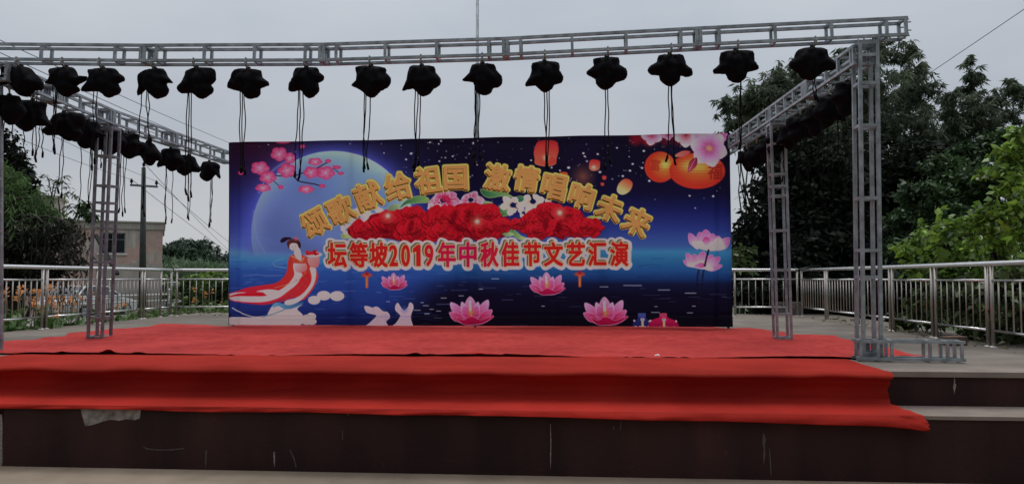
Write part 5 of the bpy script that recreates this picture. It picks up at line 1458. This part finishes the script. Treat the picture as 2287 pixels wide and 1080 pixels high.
# peony masses
for P in [[(60, 430), (110, 385), (190, 370), (235, 340), (260, 305), (340, 285), (420, 280), (500, 262), (580, 235), (680, 235), (700, 275), (780, 270), (870, 248), (960, 235), (1010, 210), (1130, 200), (1180, 215), (1290, 205), (1335, 245), (1345, 310), (1420, 325), (1470, 370), (1430, 430), (1370, 460), (1400, 490), (1250, 505), (900, 520), (600, 545), (400, 505), (110, 490)],
          [(1440, 345), (1500, 350), (1570, 340), (1600, 285), (1660, 250), (1690, 210), (1790, 195), (1860, 230), (1960, 240), (2050, 270), (2080, 320), (2160, 340), (2225, 380), (2220, 440), (2180, 480), (1900, 490), (1620, 480), (1520, 430), (1450, 400)]]:
    fill([cp(*p) for p in P], (150, 14, 30), .9, 1, True, (cp(0, 200), cp(0, 540), (116, 8, 24)))
g = np.random.default_rng(21)
def ruffle(x, y, rx, ry, rot, light):
    cx, cy = cp(x, y); rx /= 3.812; ry /= 3.812; c, s = math.cos(rot), math.sin(rot)
    b = np.array((218, 32, 44)) * light
    ell(cx, cy + 1.6, rx * 1.03, ry * 1.05, (88, 4, 18), rot, .35, .5)
    ell(cx, cy, rx, ry, b * .68, rot, .2, 1, b, (-.1, -.6))
def peony(x, y, rx, ry):
    cx, cy = cp(x, y); rx /= 3.812; ry /= 3.812; a0 = g.uniform(0, 6)
    for ring, m, wd in ((1.05, 9, .95), (.82, 8, .85), (.58, 7, .7), (.36, 6, .5)):
        for k in g.permutation(m):
            a = a0 + ring * 2 + 2 * math.pi * (k + g.uniform(-.2, .2)) / m; q = ring * g.uniform(.88, 1.1); lt = g.uniform(.82, 1.1) * (1.04 if math.sin(a) < .2 else .9)
            bx, by = cx + rx * .18 * math.cos(a), cy + ry * .18 * math.sin(a); tx, ty = cx + rx * q * math.cos(a), cy + ry * q * math.sin(a)
            w_ = wd * .75 * (rx * abs(math.sin(a)) + ry * abs(math.cos(a)))
            petal(bx, by + .8, tx + (tx - cx) * .05, ty + 1.4, w_ * 1.06, (84, 2, 16), (104, 6, 20), None, .68)
            petal(bx, by, tx, ty, w_, (116, 6, 22), np.array((204, 24, 40)) * lt, tuple(np.array((222, 50, 62)) * lt), .68, .5)
    for k in range(5): ruffle(x + g.uniform(-.25, .25) * rx * 3.8, y + g.uniform(-.2, .25) * ry * 3.8, rx * .7, ry * .55, g.uniform(-.5, .5), g.uniform(.75, 1.0))
clipC = C.copy()
for a in [(230, 430, 170, 75), (430, 370, 180, 90), (620, 300, 110, 65), (640, 440, 190, 90), (880, 350, 190, 110), (900, 460, 180, 60), (1130, 330, 190, 120), (1250, 300, 120, 90), (1240, 430, 180, 70), (1380, 390, 80, 55), (1520, 380, 90, 40), (1700, 360, 160, 110), (1780, 270, 120, 70), (1930, 310, 140, 70), (1900, 410, 180, 75), (2090, 410, 140, 75), (1680, 440, 130, 50)]: peony(*a)
for x, y, w_, h_ in [(600, 400, 22, 60), (960, 330, 30, 70), (1010, 420, 60, 24), (1750, 390, 26, 50), (380, 440, 60, 20), (1860, 400, 24, 50), (1090, 300, 26, 34)]: ell(*cp(x, y), w_ / 3.8, h_ / 3.8, (70, 2, 16), .3, .6, .55)
for x, y in [(405, 312), (1165, 360), (1868, 285)]: glow(*cp(x, y), 22, (255, 196, 150), .55, 1.6); glow(*cp(x, y), 8, (255, 244, 220), .95, 1.3)

# --- lower left: generic dancer in a red and white trailing robe, cream pebbly clouds
def cw(x, y): return (500 + x / 4.911, 520 + y / 4.911)
W = lambda L: [cw(*p) for p in L]
line(W([(690, 380), (600, 370), (540, 345), (570, 305), (660, 280)]), 1.8, (110, 160, 210), .8, .7); line(W([(220, 470), (350, 455), (500, 470), (640, 460)]), 1.4, (120, 140, 190), .8, .6)
for P, wd in [([(95, 820), (200, 880), (320, 918), (430, 912), (540, 880), (700, 815)], 2.4)]: line(W(P), wd, (170, 186, 206), .7)
fill(W([(45, 935), (120, 920), (420, 922), (480, 880), (530, 800), (600, 780), (760, 800), (860, 780), (805, 830), (850, 880), (880, 950), (850, 1000), (740, 1030), (300, 1030), (180, 1010), (60, 1000)]), (206, 196, 226), .9)
line(W([(430, 912), (560, 880), (680, 830), (780, 790)]), 2.0, (70, 130, 150), .7)
fill(W([(530, 790), (580, 760), (660, 775), (760, 775), (870, 755), (850, 785), (740, 830), (660, 830), (600, 800), (545, 815)]), (96, 150, 184), .8, 1, True, (cw(530, 790), cw(860, 770), (50, 100, 140)))
fill(W([(720, 260), (690, 420), (640, 500), (560, 550), (400, 575), (250, 600), (130, 640), (60, 670), (45, 710), (110, 750), (300, 775), (440, 785), (560, 760), (680, 700), (760, 690), (860, 740), (960, 640), (1030, 500), (1020, 420), (960, 330), (900, 260), (820, 235)]), (206, 52, 44), .9, 1, True, (cw(700, 300), cw(200, 760), (196, 30, 60)))
fill(W([(45, 705), (160, 690), (330, 690), (440, 690), (560, 650), (680, 580), (770, 470), (760, 360), (800, 330), (830, 420), (860, 460), (800, 560), (700, 640), (600, 710), (440, 755), (250, 755), (110, 740)]), (240, 176, 178), .8, 1, True, (cw(60, 720), cw(800, 400), (240, 206, 226)))
fill(W([(55, 660), (140, 655), (300, 660), (430, 665), (475, 685), (300, 692), (150, 690), (60, 700)]), (206, 24, 40), .8); fill(W([(65, 665), (150, 650), (250, 652), (150, 665), (60, 690)]), (238, 190, 206), .7)
fill(W([(360, 640), (470, 618), (580, 625), (640, 655), (560, 665), (520, 690), (470, 680), (430, 650)]), (240, 190, 206), .8)
fill(W([(850, 480), (900, 430), (960, 500), (930, 600), (830, 680), (700, 730), (600, 760), (680, 690), (780, 600)]), (196, 40, 44), .8, 1, True, (cw(900, 450), cw(680, 740), (170, 44, 60)))
for k in range(14): ell(*cw(prn.uniform(780, 930), prn.uniform(450, 660)), 2.2, 1.4, (150, 96, 70) if k % 2 else (120, 70, 90), prn.uniform(0, 3), .5, .6)
fill(W([(940, 380), (1000, 380), (1010, 460), (985, 560), (930, 650), (840, 740), (740, 785), (670, 780), (680, 740), (790, 710), (880, 650), (950, 550), (960, 470)]), (238, 206, 226), .8)
fill(W([(765, 330), (890, 330), (910, 400), (860, 430), (790, 420)]), (238, 180, 186), .8, 1, True, (cw(800, 330), cw(880, 420), (206, 110, 110)))
fill(W([(735, 240), (800, 260), (850, 310), (870, 245), (920, 280), (900, 330), (770, 330), (750, 310)]), (196, 70, 56), .8); line(W([(740, 250), (800, 280), (850, 310), (880, 260)]), 1.3, (226, 190, 150), .6)
fill(W([(780, 170), (830, 170), (850, 250), (845, 300), (790, 265), (770, 225)]), (234, 206, 206), .8)
fill(W([(718, 130), (760, 110), (815, 120), (825, 165), (800, 195), (765, 195), (725, 175)]), (238, 212, 208), .8)
fill(W([(700, 150), (690, 100), (740, 65), (810, 75), (842, 120), (835, 170), (815, 150), (800, 118), (750, 108), (722, 130), (715, 168)]), (84, 42, 40), .8, 1, True, (cw(740, 70), cw(820, 160), (50, 22, 30)))
fill(W([(618, 80), (650, 50), (710, 45), (745, 60), (700, 75), (660, 100), (625, 105)]), (34, 18, 40), .8); glow(*cw(790, 62), 8, (206, 90, 100), .9, 1.2)
line(W([(745, 150), (760, 154)]), .8, (90, 50, 60), .5, .8, False); line(W([(775, 150), (790, 146)]), .8, (90, 50, 60), .5, .8, False); ell(*cw(765, 181), 1.3, .7, (190, 50, 60))
fill(W([(930, 255), (1040, 255), (1030, 370), (960, 375), (920, 320)]), (226, 150, 150), .8, 1, True, (cw(930, 260), cw(1030, 370), (206, 110, 110)))
ell(*cw(980, 235), 19, 6, (226, 190, 200), 0, .12); 
for k in range(26): ell(*cw(prn.uniform(900, 1060), prn.uniform(192, 236)), 3, 2.2, (196, 40, 44) if k % 3 else (150, 20, 30), prn.uniform(0, 3), .35, .95)
line(W([(560, 600), (700, 560), (820, 510), (900, 430)]), 1.6, (196, 130, 70), .7, .8)
def puff(pts):
    for x, y, rx, ry in pts: ell(*cw(x, y), rx / 4.911 + 1.2, ry / 4.911 + 1.2, (206, 196, 206), 0, .1)
    for x, y, rx, ry in pts:
        ell(*cw(x, y), rx / 4.911, ry / 4.911, (196, 184, 180), 0, .12, 1, (236, 230, 216), (-.1, -.35)); line(W([(x - rx * .6, y + ry * .35), (x, y + ry * .7), (x + rx * .7, y + ry * .25)]), .9, (150, 136, 130), .6, .6)
puff([(990, 735, 60, 42), (1095, 685, 68, 46), (1240, 690, 72, 48)]); puff([(905, 950, 62, 50), (955, 920, 45, 42), (960, 970, 50, 30)])

# --- lavender ear shapes rising from the lower edge
def cr_(x, y): return (780 + x / 6.726, 590 + y / 6.726)
Lv = (186, 172, 216); Ev = (216, 204, 232)
fill([cr_(*p) for p in [(225, 640), (260, 622), (355, 650), (375, 635), (430, 640), (500, 700), (570, 715), (605, 775), (600, 810), (550, 860), (568, 960), (220, 960), (300, 880), (400, 775), (330, 745), (260, 720)]], Lv, .8, 1, True, None, Ev, 1.0)
line([cr_(*p) for p in [(360, 655), (370, 720), (400, 770)]], .9, (150, 134, 190), .6, .7)
fill([cr_(*p) for p in [(700, 600), (730, 575), (760, 620), (820, 690), (880, 640), (905, 575), (950, 590), (965, 660), (925, 760), (930, 830), (935, 960), (605, 960), (690, 890), (760, 775), (700, 700), (685, 650)]], Lv, .8, 1, True, None, Ev, 1.0)
glow(*cr_(830, 680), 12, (90, 110, 190), .7, 1.2)
line([cr_(*p) for p in [(180, 785), (600, 790), (960, 785)]], 1.4, (60, 66, 130), .8, .5)
# --- lotus lamps on the water
def lotus(cx, cy, s, bright=1.0):
    p = lambda x, y: (cx + (x - 1830) * s, cy + (y - 730) * s)
    q = lambda c: tuple(int(v * bright) for v in c)
    A = q((196, 30, 96)); B = q((232, 112, 166)); Cc = q((226, 160, 200)); E = q((236, 150, 190)); Dk = q((140, 14, 60))
    fill([p(*a) for a in [(1500, 740), (1600, 830), (1720, 900), (1830, 910), (1990, 895), (2120, 830), (2170, 770), (2000, 760), (1640, 760)]], A, .7, 1, True, (p(1830, 760), p(1830, 905), Dk), E, .7)
    petal(*p(1760, 860), *p(1520, 570), 150 * s, A, Cc, E); petal(*p(1910, 860), *p(2090, 530), 150 * s, A, Cc, E)
    petal(*p(1830, 840), *p(1815, 480), 190 * s, A, Cc, E); petal(*p(1800, 850), *p(1690, 560), 120 * s, B, Cc, E); petal(*p(1860, 850), *p(1940, 560), 120 * s, B, Cc, E)
    petal(*p(1830, 850), *p(1720, 620), 160 * s, A, B, E); petal(*p(1830, 850), *p(1930, 620), 160 * s, A, B, E)
    petal(*p(1740, 870), *p(1500, 720), 130 * s, Dk, B, E); petal(*p(1920, 870), *p(2150, 680), 130 * s, Dk, B, E)
    fill([p(*a) for a in [(1600, 780), (1720, 830), (1830, 770), (1980, 830), (2130, 775), (2080, 850), (1960, 895), (1830, 908), (1700, 895)]], q((176, 22, 78)), .7, .95, True, (p(1830, 780), p(1830, 900), Dk), E, .7)
    glow(*p(1832, 720), 90 * s, q((240, 150, 70)), .8, 1.2); line([p(1830, 640), p(1832, 770)], max(.8, 22 * s), q((240, 150, 80)), .6, .9, False); line([p(1815, 560), p(1818, 680)], max(1, 40 * s), q((206, 206, 190)), .7, .85, False)
    line([p(1600, 925), p(1830, 915), p(2000, 905)], .8, (120, 130, 140), .6, .5)
lotus(1052, 698.5, 1 / 6.726); lotus(1352, 699.5, 1 / 6.726); lotus(1222, 637, 1 / 8.4, .98); lotus(880, 631, 1 / 11.3, .95)
# hanging knots under the lettering
for x, y, a in ((819, 618, .9), (1295, 616, .9)):
    ell(x, y - 4, 12, 5, (176, 66, 50), 0, .3, .9); line([(x, y), (x, y + 22)], 6, (196, 96, 50), 1.2, .9, False); line([(x, y + 4), (x, y + 20)], 1.6, (226, 150, 70), .8, .7, False); ell(x, y - 8, 4, 4, (150, 30, 40))
# --- water lilies at right
def cq(x, y): return (1380 + x / 4.5, 500 + y / 4.5)
for P in [[(910, 262), (890, 340), (872, 420), (852, 520), (842, 690)], [(812, 465), (798, 540), (790, 690)]]: line([cq(*p) for p in P[:-1]], 4.2, (34, 30, 66), .7); line([cq(*p) for p in P[-2:]], 4, (18, 18, 44), 1, .6, False)
Wc = (236, 206, 226); Pk = (212, 92, 160)
def lil(L):
    for b, t, w_ in L: petal(*cq(*b), *cq(*t), w_ / 4.5, Wc, Pk, (232, 170, 206), .5, .7)
lil([((800, 250), (715, 92), 90), ((960, 260), (1132, 140), 95), ((860, 250), (820, 80), 110), ((900, 250), (880, 55), 130), ((930, 255), (960, 95), 120), ((950, 262), (1020, 120), 120), ((1000, 262), (1125, 180), 70)])
fill([cq(*p) for p in [(745, 180), (800, 240), (900, 268), (1000, 265), (1080, 235), (1020, 130), (950, 175), (900, 190), (820, 170)]], (238, 214, 230), .9, .95); petal(*cq(890, 210), *cq(885, 128), 18, (226, 160, 196), (190, 50, 120)); 
lil([((760, 430), (655, 365), 60), ((760, 430), (690, 290), 80), ((790, 430), (765, 300), 90), ((840, 430), (855, 275), 110), ((880, 440), (950, 310), 100), ((900, 450), (1025, 330), 90), ((900, 460), (1050, 415), 60), ((880, 450), (1015, 440), 60)])
fill([cq(*p) for p in [(690, 400), (760, 435), (860, 455), (960, 450), (900, 400), (840, 370), (760, 390)]], (236, 206, 224), .9, .9); petal(*cq(770, 420), *cq(890, 410), 12, (222, 130, 180), (196, 70, 140)); glow(*cq(840, 375), 7, (236, 190, 110), .8)
line([cq(*p) for p in [(910, 262), (890, 340), (872, 420)]], 4.2, (34, 26, 56), .7)
# --- brocade bags
for x0, x1, yb, col, dk in ((155, 330, 1045, (44, 60, 140), (24, 28, 80)), (318, 598, 1052, (206, 34, 92), (130, 14, 60))):
    cxx = (x0 + x1) / 2; P = [(cxx - 30, 900), (cxx + 34, 900), (cxx + 40, 935), (x1 - 30, 965), (x1, 990), (x1 - 8, 1040), (x0 + 12, 1040), (x0, 985), (x0 + 40, 955), (cxx - 40, 935)]
    fill([cq(*p) for p in P], col, .8, 1, True, (cq(cxx, 900), cq(cxx, 1050), dk))
    for k in range(7): line([cq(cxx - 36 + 12 * k, 895), cq(cxx - 30 + 10 * k, 930)], 1.0, (226, 120, 140) if col[0] > 100 else (110, 130, 200), .5, .8, False)
    for k in range(4): xx = x0 + (x1 - x0) * (k + .15) / 4; ww = (x1 - x0) / 5; line([cq(xx, yb), cq(xx + ww * .3, yb - 18), cq(xx + ww * .8, yb - 16), cq(xx + ww, yb)], 1.6, (230, 206, 190), .5, .95)
    line([cq(cxx + 5, 960), cq(cxx + 5, 1035)], 5, (206, 180, 130), .8, .95, False); ell(*cq(cxx + 5, 958), 4.5, 3.4, (230, 220, 226), 0, .3); ell(*cq(cxx + 5, 958), 1.6, 1.4, (60, 50, 90)); ell(*cq(x0 + 10, 970), 2.2, 2.2, (216, 190, 200)); ell(*cq(x1 - 12, 975), 2.2, 2.2, (216, 190, 200))

# --- second line: red letters with peach, olive and white outlines
line2 = [('坛', 752, 46, 60), ('等', 800, 44, 60), ('坡', 844, 44, 60), ('2', 878, 23, 52), ('0', 905, 23, 53), ('1', 930, 20, 52), ('9', 957, 23, 53), ('年', 997, 43, 60), ('中', 1044, 42, 60), ('秋', 1092, 44, 60), ('佳', 1139, 43, 60), ('节', 1188, 42, 58), ('文', 1235, 46, 59), ('艺', 1285, 44, 58), ('汇', 1333, 44, 58), ('演', 1382, 44, 60)]
R2 = []
for ch, cx, w_, h_ in line2:
    cy = 569 - (cx - 750) * .004 + (2 if ch in '2019' else 0)
    R2.append((glyph_sdf(ch, cx + 1, cy, w_ - 6, h_ - 7, -.003), glyph_sdf(ch, cx - 2.0, cy - 2.6, w_ - 6, h_ - 7, -.003), ch, cx))
for a, b, ch, cx in R2: stamp(a, 10.0, 1.0, (216, 214, 228)); stamp(b, 8.6, 1.0, (216, 214, 228))
for a, b, ch, cx in R2: stamp(b, 4.0, .9, (92, 92, 66))
for a, b, ch, cx in R2: stamp(a, 3.5, .9, (238, 196, 140))
for a, b, ch, cx in R2:
    wd, d = a; e_ = (1.9 if ch not in '2019' else 1.7)
    t = np.clip(1 - abs(PX[wd] - 1040) / 120, 0, 1)[..., None] * .8
    put(wd, ss(e_ + .7, e_ - .7, d), np.array((196, 32, 32.)) * (1 - t) + np.array((196, 18, 96.)) * t)
# --- title on an arc: orange faces, brown edge, yellow outline
line1 = [('颂', 703, 497, 58, -29), ('歌', 761, 468, 60, -25), ('献', 822, 437, 60, -21), ('给', 889, 416, 60, -14), ('祖', 957, 402, 60, -8), ('国', 1018, 397, 54, -2),
         ('激', 1112, 396, 58, 8), ('情', 1176, 399, 56, 9), ('唱', 1238, 417, 56, 13), ('响', 1300, 437, 56, 16), ('未', 1362, 464, 58, 21), ('来', 1423, 495, 60, 26)]
R1 = []
for ch, cx, cy, w_, rt in line1:
    R1.append((glyph_sdf(ch, cx, cy, w_ - 5, w_ - 3, R(rt)), glyph_sdf(ch, cx - 1.0, cy + 2.2, w_ - 5, w_ - 3, R(rt)), glyph_sdf(ch, cx - .7, cy - .7, w_ - 5, w_ - 3, R(rt))))
for a, b, c_ in R1: stamp(a, 5.6, .8, (120, 100, 44)); 
for a, b, c_ in R1: stamp(a, 5.0, .7, (224, 204, 92))
for a, b, c_ in R1: stamp(b, 2.3, .7, (64, 30, 12))
for a, b, c_ in R1: stamp(c_, 1.6, .6, (236, 190, 120))
for a, b, c_ in R1: stamp(a, 1.6, .6, (208, 134, 76))
# dark hem at the borders
C[:] = C * (.35 + .65 * ss(0, 4, PX - PX[:, :1]))[..., None]

# --- cloth: pulled over a tube frame, so upright tubes and creases show as soft folds
VV = np.full_like(UU, VB)
for px, amp, wd in [(535, .036, 4.5), (1600, .04, 4.5), (1020, .026, 4), (1045, .026, 4), (863, .022, 3), (1247, .02, 3.5), (700, .006, 5), (1430, .006, 5)]:
    VV += amp * np.exp(-((PX - px) / wd) ** 2) * (.5 + .5 * ss(300, 500, PY))
for py, amp, wd in [(703, .03, 4), (520, .008, 5), (322, .006, 4)]: VV += amp * np.exp(-((PY - py - (PX - 1070) * -.002) / wd) ** 2)
VV += .010 * np.sin(PX * .011 + 1.2 * np.sin(PY * .017)) + .006 * np.sin(PX * .05 + PY * .012) * np.sin(PY * .03)
VV += .03 * ss(1612, 1640, PX) + .03 * ss(520, 505, PX)
VV += .008 * np.sin(PX * .13) * ss(690, 735, PY)
V3 = W3(UU, VV, ZZ)
ILL = .52
ALB = np.clip(lin(np.clip(C, 0, 255)) / ILL, 0, .90)
m = bpy.data.materials.new('printed_cloth'); m.use_nodes = True; t = m.node_tree; b = t.nodes['Principled BSDF']; o_ = t.nodes['Material Output']
at_ = t.nodes.new('ShaderNodeAttribute'); at_.attribute_name = 'print'
t.links.new(at_.outputs['Color'], b.inputs['Base Color']); b.inputs['Roughness'].default_value = .75; b.inputs['Specular IOR Level'].default_value = .12
tr = t.nodes.new('ShaderNodeBsdfTranslucent'); t.links.new(at_.outputs['Color'], tr.inputs[0])
ms = t.nodes.new('ShaderNodeMixShader'); ms.inputs[0].default_value = .33
t.links.new(b.outputs[0], ms.inputs[1]); t.links.new(tr.outputs[0], ms.inputs[2]); t.links.new(ms.outputs[0], o_.inputs[0])
wv = t.nodes.new('ShaderNodeTexNoise'); wv.inputs['Scale'].default_value = 9; wv.inputs['Detail'].default_value = 5
tcn = t.nodes.new('ShaderNodeTexCoord'); t.links.new(tcn.outputs['Object'], wv.inputs[0]); bp_ = t.nodes.new('ShaderNodeBump'); bp_.inputs['Strength'].default_value = .22; bp_.inputs['Distance'].default_value = .03
t.links.new(wv.outputs[0], bp_.inputs['Height']); t.links.new(bp_.outputs[0], b.inputs['Normal'])
back = thing('stage_backdrop', 'large printed backdrop of a moonlit night with red and orange Chinese lettering', 'backdrop', S((uBL + uBR) / 2, VB, ZS))
idx = np.arange(GW * GH).reshape(GH, GW)
Fq = np.stack([idx[:-1, :-1], idx[1:, :-1], idx[1:, 1:], idx[:-1, 1:]], -1).reshape(-1, 4)
fast_mesh('printed_cloth', V3.reshape(-1, 3), Fq, m, back, True, ALB.reshape(-1, 3))
# cloth wrapped round the edges and the tube frame behind
M['wrap'] = pmat('dark_wrapped_cloth', (.012, .010, .022), .8, 0, .3, 4)
wr = MB(); nE = 24
def strip(P, dv):
    P = [Vector(p) for p in P]; wr.add([tuple(p) for p in P] + [tuple(p + EY * dv) for p in P], [(i, i + 1, len(P) + i + 1, len(P) + i) for i in range(len(P) - 1)])
strip([V3[0, j] for j in range(0, GW, 25)] + [V3[0, -1]], .05); strip([V3[i, 0] for i in range(0, GH, 20)] + [V3[-1, 0]], .05); strip([V3[i, -1] for i in range(0, GH, 20)] + [V3[-1, -1]], .05)
wr.build('wrapped_edge', M['wrap'], back)
fr = MB(); uu = [uBL + .06, uBL + (uBR - uBL) * .25, (uBL + uBR) / 2, uBL + (uBR - uBL) * .75, uBR - .06]
zt_ = min(zTL, zTR) - .05
for u in uu:
    fr.bar(S(u, VB + .085, ZS + .0), S(u, VB + .085, zt_), .04); fr.bar(S(u, VB + 1.1, ZS), S(u, VB + .11, zt_ - .5), .035)
for z in (ZS + .3, ZS + 1.4, zt_): fr.bar(S(uu[0], VB + .125, z), S(uu[-1], VB + .125, z), .035)
fr.build('tube_frame', M['steel_dark'], back)
bpy.context.view_layer.update()
